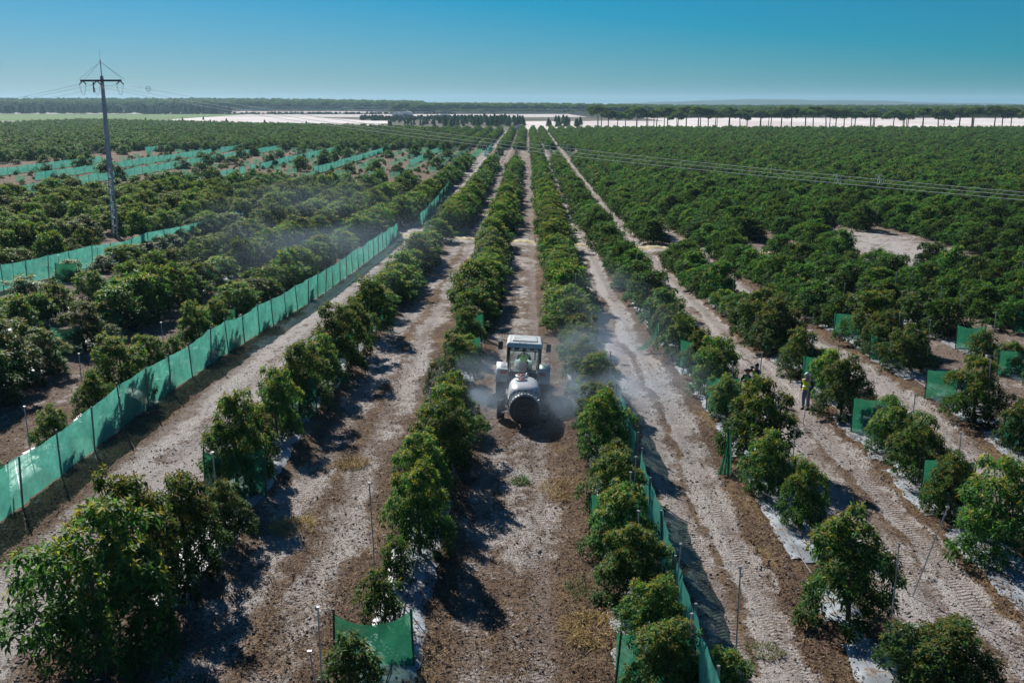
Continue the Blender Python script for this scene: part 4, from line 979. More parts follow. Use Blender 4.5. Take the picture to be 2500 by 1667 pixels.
# ------------------------------------------------------------------ power pole and lines
def power():
    X, Y = -49.86, 122.87; z0 = gzf(X, Y)
    o = empty("power_pole", (X, Y, z0), R(-8)); H = 18.9
    def wd(z): return .70 - .40 * z / H
    for sx in (-1, 1):
        m = MB(); w0, w1 = wd(0), wd(H); d0, d1 = .21, .12; t0, t1 = .13, .07
        a0, b0 = sx * w0 / 2, sx * (w0 / 2 - t0); a1, b1 = sx * w1 / 2, sx * (w1 / 2 - t1)
        xa0, xb0 = sorted((a0, b0)); xa1, xb1 = sorted((a1, b1))
        m.hexa([(xa0, -d0, -1), (xb0, -d0, -1), (xb0, d0, -1), (xa0, d0, -1), (xa1, -d1, H), (xb1, -d1, H), (xb1, d1, H), (xa1, d1, H)])
        m.obj("flange", M["concrete"], o)
    z = .3
    while z < 8.2:
        w = wd(z) / 2 - .13; MB().box(-w, w, -.15, .15, z, z + .17).obj("rung", M["concrete"], o); z += .95
    w0, w1 = wd(8.2) / 2 - .05, wd(H) / 2 - .05
    MB().hexa([(-w0, -.10, 8.2), (w0, -.10, 8.2), (w0, .10, 8.2), (-w0, .10, 8.2), (-w1, -.06, H - .02), (w1, -.06, H - .02), (w1, .06, H - .02), (-w1, .06, H - .02)]).obj("web", M["concrete"], o)
    arm = MB().box(-2.55, 2.55, -.16, -.04 + .10, 18.25, 18.47).obj("crossarm", M["dark"], o); arm.location = (0, -.2, 0)
    MB().tube([(0, 0, 18.8), (0, 0, 20.7)], .06, 7).obj("mast", M["concrete"], o)
    MB().tube([(0, 0, 20.65), (.02, 0, 21.85)], .015, 5).obj("spike", M["wire"], o)
    for dx, yy in ((-2.9, -.1), (2.9, -.1), (2.4, .3), (-2.4, .3)):
        MB().tube([(0, 0, 20.5), (dx, yy, 18.5)], .014, 4).obj("stay_wire", M["wire"], o)
    att = [(-2.35, "L"), (-.55, "M"), (2.35, "R")]
    for ax_, nm in att:
        for sgn in (-1, 1):
            tip = (ax_ + sgn * .42, -.2, 17.95)
            prof = []
            p0 = Vector((ax_ + sgn * .1, -.2, 18.25)); p1 = Vector(tip); m = MB(); n = 14
            m.tube([p0.lerp(p1, i / n) for i in range(n + 1)], [.03 if i % 2 else .085 for i in range(n + 1)], 8).obj("insulator", M["porcelain"], o)
        sag = 1.25
        m = MB(); m.tube([(ax_ - .42 + .84 * t, -.25, 17.95 - sag * 4 * t * (1 - t)) for t in [i / 10 for i in range(11)]], .022, 5).obj("jumper_loop", M["wire"], o)
    MB().box(-1.05, -.93, -.3, -.18, 17.0, 18.2).obj("hanging_insulator", M["porcelain"], o)
    MB().box(-.06, .06, -.16, -.1, 1.2, 1.5).obj("plate", M["white"], o).location = (.02, -.1, 1.6)
    tag(o, "tall concrete power pole with ladder openings and crossarm above the trees", "power pole")
    D = Vector((75.64, -68.87, 0)); c, s_ = math.cos(R(-8)), math.sin(R(-8))
    names = ["nearer outer", "middle", "far outer"]
    for k_, (ax_, nm) in enumerate(att):
        ox, oy = ax_ * c + .2 * s_, ax_ * s_ - .2 * c; dz = (-.28, -.2, -.19)[k_]
        pts = []
        for i in range(61):
            u = 1.75 * i / 60; sh = .8
            px_ = X + ox * (1 - u * (1 - sh)) * 1 + .42 * c * (1 - min(1, u * 4)) + D.x * u; py_ = Y + oy + D.y * u + (-.35, .10, .16)[k_] * min(1, u * 2)
            pts.append((px_, py_, z0 + 17.95 - 10.0 * u + 3.45 * u * u + dz * min(1, 1.3 * u) ))
        w = MB().tube(pts, .017, 5).obj("power_line", M["wire"], smooth=True)
        tag(w, "%s overhead wire sagging from the pole across the orchard" % ("first" if k_ == 0 else "second" if k_ == 1 else "third"), "wire", "overhead wires")
        P0 = pts
        E_ = Vector((-78, 78, 0)); pl = []
        for i in range(31):
            u = i / 30; pl.append((X + ox - .42 * c + E_.x * u, Y + oy + E_.y * u, z0 + 17.95 - 8.6 * u + 3.3 * u * u))
        w = MB().tube(pl, .015, 5).obj("power_line", M["wire"], smooth=True)
        tag(w, "%s wire leaving the pole down towards the left woods" % ("first" if k_ == 0 else "second" if k_ == 1 else "third"), "wire", "overhead wires")
        # spiral bird markers on the wires
        mk_at = {0: [(pts, .2), (pts, .655)], 1: [(pts, .485), (pts, .895), (pl, .2)], 2: [(pts, .066), (pts, .67), (pts, .905)]}[k_]
        for lst, u in mk_at:
            if lst is pts: q = Vector(pts[int(round(u / 1.75 * 60))]); dd = (Vector(pts[int(round(u / 1.75 * 60)) + 1]) - q).normalized()
            else: q = Vector(pl[int(round(u * 30))]); dd = (Vector(pl[int(round(u * 30)) + 1]) - q).normalized()
            a_ = dd.cross(Vector((0, 0, 1))).normalized(); b_ = a_.cross(dd)
            sp = []
            for i in range(49):
                t = i / 48 * 2.2 * 2 * math.pi; sp.append(q + dd * (.5 * i / 48 - .25) + (a_ * math.cos(t) + b_ * math.sin(t)) * (.27 if 4 < i < 44 else .27 * min(1, min(i, 48 - i) / 4)))
            m_ = MB().tube(sp, .018, 5).obj("bird_marker", M["wire"], smooth=True)
            where = "left of the pole" if lst is not pts else ("near the pole" if u < .3 else "before the young net patch" if u < .6 else "above the tractor alley" if u < .8 else "over the right orchard block")
            tag(m_, "spiral bird marker on the %s wire %s" % (ORD[k_], where), "bird marker", "spiral markers on the wires")
power()

# ------------------------------------------------------------------ people
def skin_mesh(name, pts, edges, rad, mat, sub=2):
    me_ = bpy.data.meshes.new(name + "_skel"); me_.from_pydata(pts, edges, []); ob = bpy.data.objects.new(name + "_skel", me_); C.objects.link(ob)
    md = ob.modifiers.new("skin", 'SKIN'); md.use_smooth_shade = True
    for i, r_ in enumerate(rad):
        sv = me_.skin_vertices[0].data[i]; sv.radius = r_ if hasattr(r_, "__len__") else (r_, r_); sv.use_root = (i == 0)
    sd = ob.modifiers.new("sub", 'SUBSURF'); sd.levels = sub; sd.render_levels = sub
    dg = bpy.context.evaluated_depsgraph_get(); m2 = bpy.data.meshes.new_from_object(ob.evaluated_get(dg)); m2.name = name
    bpy.data.objects.remove(ob); bpy.data.meshes.remove(me_)
    m2.materials.clear(); m2.materials.append(mat); return m2
def join_mb(me_, mb, name):
    v = [tuple(q.co) for q in me_.vertices]; f = [tuple(p.vertices) for p in me_.polygons]; o = len(v)
    v += mb.v; f += [tuple(i + o for i in q) for q in mb.f]
    m2 = bpy.data.meshes.new(name); m2.from_pydata(v, [], f); m2.materials.append(me_.materials[0]); m2.polygons.foreach_set("use_smooth", [True] * len(f)); return m2
def ball(m, c, r_, sc=(1, 1, 1), n=12):
    pr = [(max(.001, math.sin(math.pi * i / 8)) * r_, -math.cos(math.pi * i / 8) * r_) for i in range(9)]
    k_ = MB().lathe(pr, (0, 0, 0), 'Z', n); m.add([(c[0] + p[0] * sc[0], c[1] + p[1] * sc[1], c[2] + p[2] * sc[2]) for p in k_.v], k_.f)
def hand(m, wrist, d, side):
    """palm and five bent fingers at the end of a forearm"""
    w = Vector(wrist); d = Vector(d).normalized(); s_ = Vector(side).normalized(); nn = d.cross(s_)
    m.tube([w - d * .01, w + d * .04, w + d * .085], [.024, .034, .030], 6)
    for i, L in enumerate((.062, .072, .068, .052)):
        b_ = w + d * .08 + s_ * (-.027 + .018 * i); m.tube([b_, b_ + d * L * .5 + nn * .006, b_ + d * L * .85 + nn * .028], [.0095, .0088, .006], 5)
    b_ = w + d * .03 - s_ * .03; m.tube([b_, b_ + d * .03 - s_ * .022, b_ + d * .055 - s_ * .02 + nn * .02], [.011, .010, .007], 5)
def person(loc, rz, label, J, vest, trous, head_cover, scale=1.0, shirt="navy", legs=True, hands=True):
    o = empty("person", loc, rz); o.scale = (scale * 1.1, scale * 1.08, scale)
    g = J
    # body: one continuous surface
    pts = [g["pelvis"], g["belly"], g["chest"], g["neck"], g["headb"], g["headm"], g["headt"]]; rad = [(.15, .11), (.145, .105), (.165, .115), (.055, .06), (.065, .075), (.077, .095), (.045, .055)]
    ed = [(0, 1), (1, 2), (2, 3), (3, 4), (4, 5), (5, 6)]
    for s_ in ("l", "r"):
        i = len(pts); pts += [g["sh" + s_], g["el" + s_], g["wr" + s_]]; rad += [.058, .043, .028]; ed += [(2, i), (i, i + 1), (i + 1, i + 2)]
        i = len(pts); pts += [g["hip" + s_], g["kn" + s_], g["an" + s_]]; rad += [.088, .062, .042]; ed += [(0, i), (i, i + 1), (i + 1, i + 2)]
    me_ = skin_mesh("body", pts, ed, rad, M["skin"])
    ex = MB(); hm_ = Vector(g["headm"]); fw = Vector(g.get("face", (0, -1, 0))).normalized(); sd = fw.cross(Vector((0, 0, 1)))
    ex.tube([hm_ + fw * .085 + Vector((0, 0, .03)), hm_ + fw * .112 - Vector((0, 0, .015)), hm_ + fw * .085 - Vector((0, 0, .028))], [.008, .017, .012], 6)
    for s_ in (-1, 1): ball(ex, hm_ + sd * s_ * .082 + Vector((0, 0, .0)), .026, (.5, 1, 1.2), 8)
    if hands:
        for s_, k_ in (("l", -1), ("r", 1)):
            d = Vector(g["wr" + s_]) - Vector(g["el" + s_]); hand(ex, g["wr" + s_], d, d.cross(Vector((.3, .9, .2))))
    mk("body", join_mb(me_, ex, "body"), o)
    fe = MB()
    for s_ in (-1, 1): ball(fe, hm_ + fw * .083 + sd * s_ * .032 + Vector((0, 0, .018)), .010, (1, 1, .7), 6)
    fe.box(-.001, .001, -.001, .001, 0, .001); fe.obj("eyes", M["black"], o)
    mo = MB(); ball(mo, hm_ + fw * .082 - Vector((0, 0, .055)), .02, (1, .5, .35), 8); mo.obj("mouth", M["red_hat"], o)
    # clothes
    pts = [g["belly"], g["chest"], tuple(Vector(g["chest"]).lerp(Vector(g["neck"]), .75)), tuple(Vector(g["pelvis"]).lerp(Vector(g["belly"]), .25))]; rad = [(.165, .125), (.185, .132), (.085, .08), (.17, .13)]; ed = [(0, 1), (1, 2), (0, 3)]
    for s_ in ("l", "r"): i = len(pts); pts.append(g["sh" + s_]); rad.append(.078); ed.append((1, i))
    mk("vest", skin_mesh("vest", pts, ed, rad, M[vest]), o)
    c = Vector(g["belly"]); MB().lathe([(.176, -.028), (.180, 0), (.176, .028)], (c.x, c.y, c.z), 'Z', 20).obj("reflective_band", M["band"], o, True).scale = (1, 1, 1)
    for s_ in ("l", "r"):
        a_, b_, e_ = Vector(g["sh" + s_]), Vector(g["el" + s_]), Vector(g["wr" + s_])
        MB().tube([a_.lerp(b_, .08), a_.lerp(b_, .5), b_, b_.lerp(e_, .5), b_.lerp(e_, .92)], [.072, .064, .058, .05, .040], 10).obj("sleeve", M[shirt], o, True)
    pts = [tuple(Vector(g["pelvis"]) + Vector((0, 0, .04))), g["pelvis"]]; rad = [(.168, .128), (.165, .128)]; ed = [(0, 1)]
    for s_ in ("l", "r"):
        i = len(pts); an = Vector(g["an" + s_]); kn = Vector(g["kn" + s_]); pts += [g["hip" + s_], tuple(kn), tuple(kn.lerp(an, .9))]; rad += [.105, .08, .068]; ed += [(1, i), (i, i + 1), (i + 1, i + 2)]
    mk("trousers", skin_mesh("trousers", pts, ed, rad, M[trous]), o)
    for s_ in ("l", "r"):
        a_ = Vector(g["an" + s_]); f_ = Vector(g.get("toe", (0, -1, 0)))
        MB().tube([a_ + Vector((0, 0, .03)) - f_ * .05, a_ - Vector((0, 0, .03)), a_ + f_ * .09 - Vector((0, 0, .055)), a_ + f_ * .17 - Vector((0, 0, .06))], [.05, .055, .05, .032], 8).obj("shoe", M["shoe"], o, True)
    hv = MB()
    if head_cover[0] == "cap":
        ball(hv, hm_ + Vector((0, 0, .05)) - fw * .008, .107, (.92, 1.04, .85)); hv.tube([hm_ + fw * .07 + Vector((0, 0, .055)), hm_ + fw * .17 + Vector((0, 0, .04))], [.07, .045], 8)
        hv.obj("cap", M[head_cover[1]], o, True)
    else:
        ball(hv, hm_ + Vector((0, 0, .035)) - fw * .022, .108, (.92, 1.02, 1.0)); hv.tube([hm_ - fw * .07, hm_ - fw * .08 - Vector((0, 0, .16))], [.075, .03], 8)
        hv.obj("hair", M[head_cover[1]], o, True)
    return tag(o, label, "person")
STAND = dict(pelvis=(0, 0, .96), belly=(0, 0, 1.12), chest=(0, .0, 1.33), neck=(0, 0, 1.52), headb=(0, -.01, 1.58), headm=(0, -.015, 1.655), headt=(0, -.01, 1.74),
             shl=(-.19, 0, 1.43), ell=(-.255, .05, 1.17), wrl=(-.19, -.09, .98), shr=(.19, 0, 1.43), elr=(.265, .06, 1.17), wrr=(.19, -.08, .98),
             hipl=(-.095, 0, .90), knl=(-.105, -.015, .50), anl=(-.115, .01, .09), hipr=(.095, 0, .90), knr=(.11, -.015, .50), anr=(.125, .01, .09))
person((13.0, 46.1, gzf(13.0, 46.1)), R(-46), "person in a yellow reflective vest, pale cap and blue trousers standing in the sandy alley", STAND, "vest_y", "trousers", ("cap", "grey_hair"), 1.0)
J2 = dict(STAND); J2.update(ell=(-.26, -.1, 1.2), wrl=(-.08, -.3, 1.25), elr=(.26, -.1, 1.2), wrr=(.10, -.3, 1.22), face=(-.4, -.9, 0))
person((10.45, 47.0, gzf(10.45, 47.0)), R(-60), "person in a green vest and reddish cap half hidden behind the tree", J2, "vest_g", "trousers_d", ("cap", "red_hat"), .95)
J3 = dict(STAND); J3.update(ell=(-.30, -.14, 1.32), wrl=(-.07, -.24, 1.56), elr=(.30, -.14, 1.32), wrr=(.08, -.24, 1.57))
p3 = person((11.05, 47.9, gzf(11.05, 47.9)), R(-50), "person in a green vest with dark hair holding a camera up to the face", J3, "vest_g", "trousers_d", ("hair", "hair"), .98)
cb = MB().box(-.065, .065, -.36, -.28, 1.60, 1.69); cb.tube([(0, -.36, 1.645), (0, -.43, 1.645)], .035, 10)
p3m = p3.matrix_basis
cam_o = cb.obj("photo_camera", M["black"]); cam_o.location = p3.location; cam_o.rotation_euler = p3.rotation_euler; cam_o.scale = p3.scale
tag(cam_o, "black camera held up by the dark haired person in a green vest", "camera")

# ------------------------------------------------------------------ tractor and sprayer
def tyre(parent, x, y, r_, w, lugs=18, name="wheel"):
    o = empty(name, (x, y, r_)); o.parent = parent
    m = MB(); ri = r_ * .56; h = w / 2
    m.lathe([(ri, -h * .8), (ri + .03, -h * .92), (r_ * .86, -h), (r_ * .955, -h * .9), (r_ * .965, 0), (r_ * .955, h * .9), (r_ * .86, h), (ri + .03, h * .92), (ri, h * .8)], (0, 0, 0), 'X', 40, False)
    for i in range(lugs):
        for s_ in (-1, 1):
            t0 = 2 * math.pi * (i + (.5 if s_ > 0 else 0)) / lugs; dt = .55 * 2 * math.pi / lugs; e_ = .20 * 2 * math.pi / lugs
            vv = []
            for rr in (r_ * .95, r_ * 1.015):
                for (xx, tt) in ((0.01 * s_, t0 + dt), (h * .98 * s_, t0), (h * .98 * s_, t0 + e_), (0.01 * s_, t0 + dt + e_)):
                    vv.append((xx, rr * math.cos(tt), rr * math.sin(tt)))
            m.hexa(vv)
    m.obj("tyre", M["rubber"], o, False)
    m = MB().lathe([(ri * .98, -h * .7), (ri * .9, -h * .55), (ri * .35, -h * .35), (.09, -h * .45), (.09, h * .45), (ri * .35, h * .35), (ri * .9, h * .55), (ri * .98, h * .7)], (0, 0, 0), 'X', 28); m.obj("rim", M["rim"], o, True)
    return o
def tractor(X, Y):
    o = empty("tractor", (X, Y, gzf(X + 1, Y) - .03), R(-.6)); o.rotation_euler = (0, R(3.2), R(-.6)); o.scale = (1.05,) * 3
    for s_ in (-1, 1):
        tyre(o, s_ * .98, 0, .74, .46); tyre(o, s_ * .84, 2.25, .50, .30, 16)
        # fender: curved shell over the rear wheel
        m = MB(); n = 12; v = []; f = []
        for i in range(n + 1):
            t = R(12 + 150 * i / n); rr = .86
            for q in (rr, rr - .035):
                for xx in (s_ * .70, s_ * 1.24): v.append((xx, math.cos(t) * -q, .74 + math.sin(t) * q * 1.02))
        for i in range(n):
            a_ = i * 4; b_ = a_ + 4
            f += [(a_, b_, b_ + 1, a_ + 1), (a_ + 2, a_ + 3, b_ + 3, b_ + 2), (a_, a_ + 2, b_ + 2, b_), (a_ + 1, b_ + 1, b_ + 3, a_ + 3)]
        f += [(0, 1, 3, 2), (4 * n, 4 * n + 2, 4 * n + 3, 4 * n + 1)]
        m.add(v, f).obj("fender", M["white"], o, True)
        x0, x1 = sorted((s_ * .66, s_ * 1.20)); MB().box(x0, x1, -.80, -.60, 1.12, 1.52).obj("fender_panel", M["grey_paint"], o, bevel=.05)
        x0, x1 = sorted((s_ * .72, s_ * 1.02)); MB().box(x0, x1, -.86, -.803, 1.30, 1.45).obj("tail_light", M["red"], o, bevel=.02)
        # mirror on its arm
        mr = MB(); mr.tube([(s_ * .82, .95, 2.45), (s_ * 1.10, 1.05, 2.42), (s_ * 1.12, 1.05, 2.15)], .018, 6); x0, x1 = sorted((s_ * 1.02, s_ * 1.24)); mr.box(x0, x1, 1.0, 1.06, 1.98, 2.36); mr.obj("mirror", M["black"], o)
        # pillars
        for (a0, a1) in (((s_ * .66, -.62, 1.12), (s_ * .74, -.60, 2.50)), ((s_ * .74, .95, 1.05), (s_ * .70, .82, 2.50)), ((s_ * .77, .2, 1.2), (s_ * .76, .2, 2.50))):
            MB().tube([a0, a1], .042, 6).obj("pillar", M["black"], o)
        sgl = MB().add([(s_ * .68, -.58, 1.45), (s_ * .745, .18, 1.42), (s_ * .75, .18, 2.48), (s_ * .735, -.57, 2.48)], [(0, 1, 2, 3)]); sgl.add([(s_ * .745, .22, 1.30), (s_ * .735, .92, 1.2), (s_ * .70, .80, 2.48), (s_ * .75, .22, 2.48)], [(0, 1, 2, 3)])
        sg = sgl.obj("side_window", M["glass"], o)
    MB().add([(-.62, -.63, 1.36), (.62, -.63, 1.36), (.70, -.615, 2.40), (-.70, -.615, 2.40)], [(0, 1, 2, 3)]).obj("rear_window", M["glass"], o)
    fr = MB(); P = [(-.60, -.65, 1.52), (-.52, -.65, 1.36), (.52, -.65, 1.36), (.60, -.65, 1.52), (.66, -.635, 2.36), (-.66, -.635, 2.36), (-.60, -.65, 1.52)]; fr.tube(P, .026, 6); fr.obj("window_frame", M["black"], o)
    MB().tube([(.60, -.655, 1.5), (.64, -.65, 2.3)], .02, 5).obj("window_handle", M["steel"], o)
    MB().add([(-.70, .95, 1.3), (.70, .95, 1.3), (.66, .82, 2.48), (-.66, .82, 2.48)], [(0, 1, 2, 3)]).obj("windscreen", M["glass"], o)
    MB().box(-.68, .68, -.66, -.58, 2.40, 2.53).obj("rear_light_bar", M["black"], o)
    for x_ in (-.52, -.17, .17, .52): MB().box(x_ - .075, x_ + .075, -.70, -.662, 2.42, 2.51).obj("work_light", M["white"], o, bevel=.012)
    MB().box(-.62, .62, -.60, .95, .98, 1.10).obj("cab_floor", M["black"], o)
    MB().box(-.62, .62, -.64, -.58, 1.10, 1.36).obj("rear_panel", M["black"], o)
    rf = MB(); rf.hexa([(-.86, -.78, 2.54), (.86, -.78, 2.54), (.84, 1.08, 2.54), (-.84, 1.08, 2.54), (-.78, -.66, 2.74), (.78, -.66, 2.74), (.74, .92, 2.76), (-.74, .92, 2.76)]); rf.obj("roof", M["white"], o, bevel=.07)
    hp = MB(); hp.hexa([(-.60, -.42, 2.75), (.60, -.42, 2.75), (.56, .62, 2.76), (-.56, .62, 2.76), (-.56, -.36, 2.79), (.56, -.36, 2.79), (.52, .56, 2.80), (-.52, .56, 2.80)]); hp.obj("roof_hatch", M["white"], o, bevel=.015)
    for x_ in (-.25, .0, .25): MB().box(x_ - .008, x_ + .008, -.60, -.40, 2.752, 2.768).obj("roof_rib", M["grey_paint"], o)
    bn = MB(); bn.hexa([(-.42, 1.0, .80), (.42, 1.0, .80), (.34, 3.0, .82), (-.34, 3.0, .82), (-.40, 1.0, 1.50), (.40, 1.0, 1.50), (.30, 2.95, 1.32), (-.30, 2.95, 1.32)]); bn.obj("bonnet", M["white"], o, bevel=.05)
    MB().box(-.30, .30, -.35, 2.5, .42, .80).obj("chassis", M["black"], o, bevel=.03)
    ax = MB(); ax.lathe([(.13, -.76), (.16, -.3), (.16, .3), (.13, .76)], (0, 0, .74), 'X', 14); ax.obj("rear_axle", M["black"], o); MB().box(-.72, .72, 2.17, 2.33, .42, .56).obj("front_axle", M["black"], o)
    for s_ in (-1, 1):
        MB().tube([(s_ * .34, -.2, .62), (s_ * .42, -.75, .52), (s_ * .42, -1.05, .50)], .035, 6).obj("lift_arm", M["steel"], o); MB().tube([(s_ * .30, -.45, 1.05), (s_ * .40, -.7, .55)], .025, 6).obj("lift_rod", M["steel"], o)
        MB().tube([(s_ * .16, -.4, .95), (s_ * .14, -.66, 1.15)], .03, 6).obj("hydraulic_coupler", M["steel"], o)
    MB().tube([(.52, 1.35, 1.45), (.52, 1.35, 2.35), (.52, 1.28, 2.45)], .04, 8).obj("exhaust_pipe", M["black"], o)
    st = MB(); st.box(-.24, .24, -.22, .26, 1.38, 1.50); st.box(-.22, .22, -.32, -.22, 1.42, 1.78); st.box(-.14, .14, -.2, .2, 1.11, 1.38); st.obj("seat", M["black"], o, bevel=.03)
    sw = MB(); sw.tube([(.19 * math.cos(t), .52 + .12 * math.sin(t), 1.86 + .14 * math.sin(t)) for t in [i * math.pi / 8 for i in range(17)]], .016, 5, False); sw.tube([(0, .52, 1.86), (0, .72, 1.45)], .03, 6); sw.obj("steering_wheel", M["black"], o)
    return tag(o, "orchard tractor with white roof and fenders seen from behind, pulling the sprayer", "tractor")
TX, TY = -.27, 48.1
trac = tractor(TX, TY)
SIT = dict(pelvis=(0, -.02, 1.60), belly=(0, -.04, 1.76), chest=(0, -.03, 1.96), neck=(0, 0, 2.14), headb=(0, .01, 2.20), headm=(0, .02, 2.28), headt=(0, .015, 2.36),
           shl=(-.19, -.02, 2.06), ell=(-.27, .16, 1.84), wrl=(-.15, .42, 1.86), shr=(.19, -.02, 2.06), elr=(.27, .16, 1.84), wrr=(.15, .42, 1.86),
           hipl=(-.10, .05, 1.58), knl=(-.13, .46, 1.60), anl=(-.13, .56, 1.20), hipr=(.10, .05, 1.58), knr=(.13, .46, 1.60), anr=(.13, .56, 1.20), face=(0, 1, 0), toe=(0, 1, 0))
drv = person((TX, TY, trac.location.z), R(-.6), "driver in a bright green vest sitting inside the tractor cab, seen from behind", SIT, "vest_g", "trousers_d", ("cap", "navy"), 1.03, hands=True)
drv.rotation_euler = trac.rotation_euler

def sprayer(X, Y):
    o = empty("sprayer", (X, Y, gzf(X + 1, Y) - .01), R(1.0)); o.rotation_euler = (0, R(2), R(1)); o.scale = (1.04,) * 3
    # tank: rounded drum, flattened, lofted along y
    m = MB(); n = 28; v = []; f = []
    secs = [(-.80, .22), (-.76, .55), (-.62, .80), (-.35, .95), (0, 1.0), (.5, 1.0), (.95, .96), (1.30, .84), (1.48, .62), (1.54, .25)]
    for (yy, k_) in secs:
        for j in range(n):
            t = 2 * math.pi * j / n; cx, cz = math.cos(t), math.sin(t); e_ = .72
            v.append((.70 * k_ * math.copysign(abs(cx) ** e_, cx), yy, 1.10 + .56 * (k_ ** .8) * math.copysign(abs(cz) ** e_, cz)))
    for i in range(len(secs) - 1):
        for j in range(n): f.append((i * n + j, i * n + (j + 1) % n, (i + 1) * n + (j + 1) % n, (i + 1) * n + j))
    f += [tuple(range(n))[::-1], tuple(range((len(secs) - 1) * n, len(secs) * n))]
    m.add(v, f).obj("tank", M["tank"], o, True)
    MB().tube([(-.69, -.45, 1.02), (-.70, .2, .98), (-.66, 1.1, 1.02)], .018, 5).obj("tank_seam", M["grey_paint"], o)
    for yy, r_ in ((1.02, .27), (.40, .24)):
        l_ = empty("filler_lid", (-.14, yy, 1.655)); l_.parent = o
        MB().lathe([(r_ * .72, .0), (r_, .0), (r_, .045), (r_ * .72, .06)], (0, 0, 0), 'Z', 28, False).obj("rim", M["white"], l_, True)
        MB().lathe([(r_ * .74, .01), (r_ * .74, .045), (.01, .05)], (0, 0, 0), 'Z', 24).obj("cap", M["black"], l_, True)
        MB().box(-.045, .045, -r_ * .62, r_ * .62, .052, .085).obj("grip", M["red_cap"], l_, bevel=.01)
        MB().box(-r_ * .62, -.055, -.03, .03, .052, .07).obj("grip", M["red_cap"], l_)
    for s_ in (-1, 1): MB().tube([(s_ * .35, -.55, 1.5), (s_ * .62, -.8, 1.3), (s_ * .72, -1.0, 1.0), (s_ * .6, -1.0, .5)], .022, 6).obj("spray_hose", M["black"], o)
    MB().tube([(.1, 1.5, 1.2), (.15, 2.1, .9), (.1, 2.9, .95), (.12, 3.5, 1.1)], .025, 6).obj("feed_hose", M["black"], o)
    MB().lathe([(.09, 0), (.09, .05), (.03, .11), (.001, .12)], (.12, 1.42, 1.60), 'Z', 14).obj("vent_cap", M["steel"], o, True)
    # fan housing with cover disc
    MB().lathe([(.50, -.75), (.60, -.80), (.66, -.95), (.66, -1.12), (.64, -1.2), (.60, -1.2), (.58, -1.0), (.50, -.8)], (0, 0, .80), 'Y', 40, False).obj("fan_ring", M["grey_paint"], o, True)
    MB().lathe([(.62, -1.21), (.63, -1.255), (.605, -1.285), (.59, -1.287), (.001, -1.292)], (0, 0, .80), 'Y', 44).obj("fan_cover", M["matt"], o, True)
    for r_ in (.20, .33, .46): MB().tube([(r_ * math.cos(t), -1.294, .80 + r_ * math.sin(t)) for t in [i * math.pi / 16 for i in range(33)]], .008, 4, False).obj("guard_ring", M["post"], o)
    MB().box(-.22, .22, -1.315, -1.296, .86, .95).obj("badge_plate", M["dark"], o)
    for i in range(20):
        t = R(-25 + 230 * i / 19); c_, s_ = math.cos(t), math.sin(t); MB().tube([(.67 * c_, -1.08, .80 + .67 * s_), (.745 * c_, -1.12, .80 + .745 * s_)], [.028, .018], 6).obj("nozzle", M["steel"], o)
    MB().tube([(.70 * math.cos(t), -1.02, .80 + .70 * math.sin(t)) for t in [R(-30 + 240 * i / 30) for i in range(31)]], .014, 5).obj("spray_pipe", M["steel"], o)
    hb = MB(); hb.tube([(-.30, -1.0, 1.42), (-.30, -1.0, 1.56), (.30, -1.0, 1.56), (.30, -1.0, 1.42)], .022, 6); hb.tube([(0, -1.0, 1.46), (0, -1.0, 1.62)], .02, 6); hb.obj("top_bracket", M["black"], o)
    for s_ in (-1, 1):
        tyre(o, s_ * 1.0, 0, .45, .34, 14)
        MB().tube([(s_ * .68, -.8, .62), (s_ * .95, -1.05, .60)], .03, 6).obj("side_arm", M["steel"], o)
    ch = MB(); ch.box(-.45, .45, -1.1, 1.7, .42, .54); ch.box(-.9, .9, -.06, .06, .40, .50); ch.obj("chassis", M["dark"], o)
    MB().tube([(0, 1.6, .48), (0, 3.1, .50)], .06, 8).obj("drawbar", M["dark"], o)
    MB().tube([(0, 1.6, .72), (0, 3.45, .74)], .05, 8).obj("drive_shaft", M["black"], o)
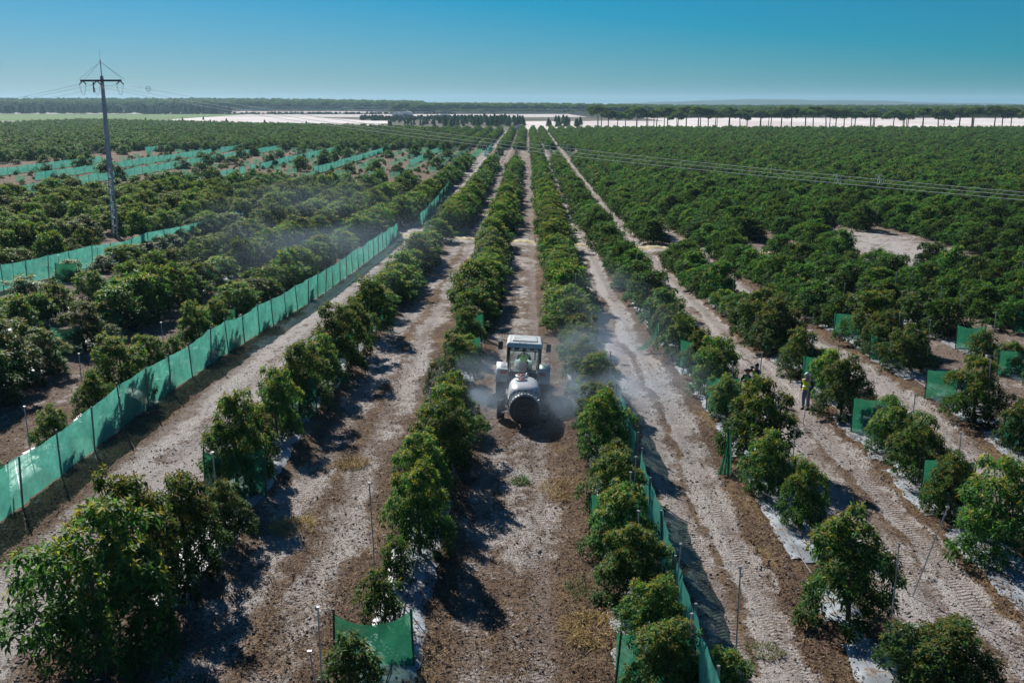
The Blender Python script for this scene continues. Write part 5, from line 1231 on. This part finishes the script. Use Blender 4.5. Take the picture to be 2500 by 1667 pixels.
    sk = MB(); sk.tube([(-.25, -1.05, .24), (-.25, -1.15, .02)], .025, 6); sk.tube([(.05, -1.05, .24), (.05, -1.15, .02)], .025, 6); sk.box(-.4, .4, -1.12, -.9, .22, .30); sk.obj("rear_stand", M["dark"], o)
    return tag(o, "trailed orchard mist sprayer with grey white tank and round black fan cover", "sprayer")
sprayer(-.16, 44.2)

# ------------------------------------------------------------------ spray mist (real volume round the nozzles)
def mist(name, loc, size, dens, label, rz=0, nscale=1.6):
    m, nt, out = nt_new(name + "_vapour")
    tc = N(nt, "ShaderNodeTexCoord"); ln = N(nt, "ShaderNodeVectorMath", operation='LENGTH'); nt.links.new(tc.outputs["Object"], ln.inputs[0])
    nz = noise(nt, tc.outputs["Object"], nscale, 4, .6)
    fall = remap(nt, ln.outputs["Value"], .15, .98, 1., 0.)
    dn = math_n(nt, 'MULTIPLY', math_n(nt, 'MULTIPLY', fall, remap(nt, nz, .38, .68)), dens)
    pv_ = N(nt, "ShaderNodeVolumePrincipled"); pv_.inputs["Color"].default_value = (.62, .80, 1, 1); pv_.inputs["Anisotropy"].default_value = .45
    nt.links.new(dn, pv_.inputs["Density"]); nt.links.new(pv_.outputs[0], out.inputs["Volume"])
    b = MB(); ball(b, (0, 0, 0), 1.0, (1, 1, 1), 20); o = b.obj(name, m); o.location = loc; o.scale = size; o.rotation_euler = (0, 0, rz)
    return tag(o, label, None, None, "stuff")
mist("spray_mist", (3.3, 45.4, 1.6), (6.0, 8.5, 2.7), .13, "bluish spray mist blowing from the fan into the right row")
mist("mist_plume", (-2.5, 45.0, 1.1), (3.2, 5.5, 1.8), .13, "bluish spray mist drifting on the left side of the sprayer")
mist("mist_drift", (-19.0, 92, 2.8), (17, 40, 5.5), .006, "thin old spray mist hanging over the trees behind the long fence", R(16), 1.5)
mist("mist_veil", (5.0, 60, 1.8), (4.6, 16, 2.8), .02, "thin spray mist veil over the row ahead on the right", 0, 1.8)
for sx in (-1, 1):
    mist("mist_jet", (-.16 + sx * 1.75, 43.1, .95), (1.35, .8, 1.0), .36, "dense streak of spray leaving the fan nozzles on the %s side" % ("left" if sx < 0 else "right"), 0, 3.0)
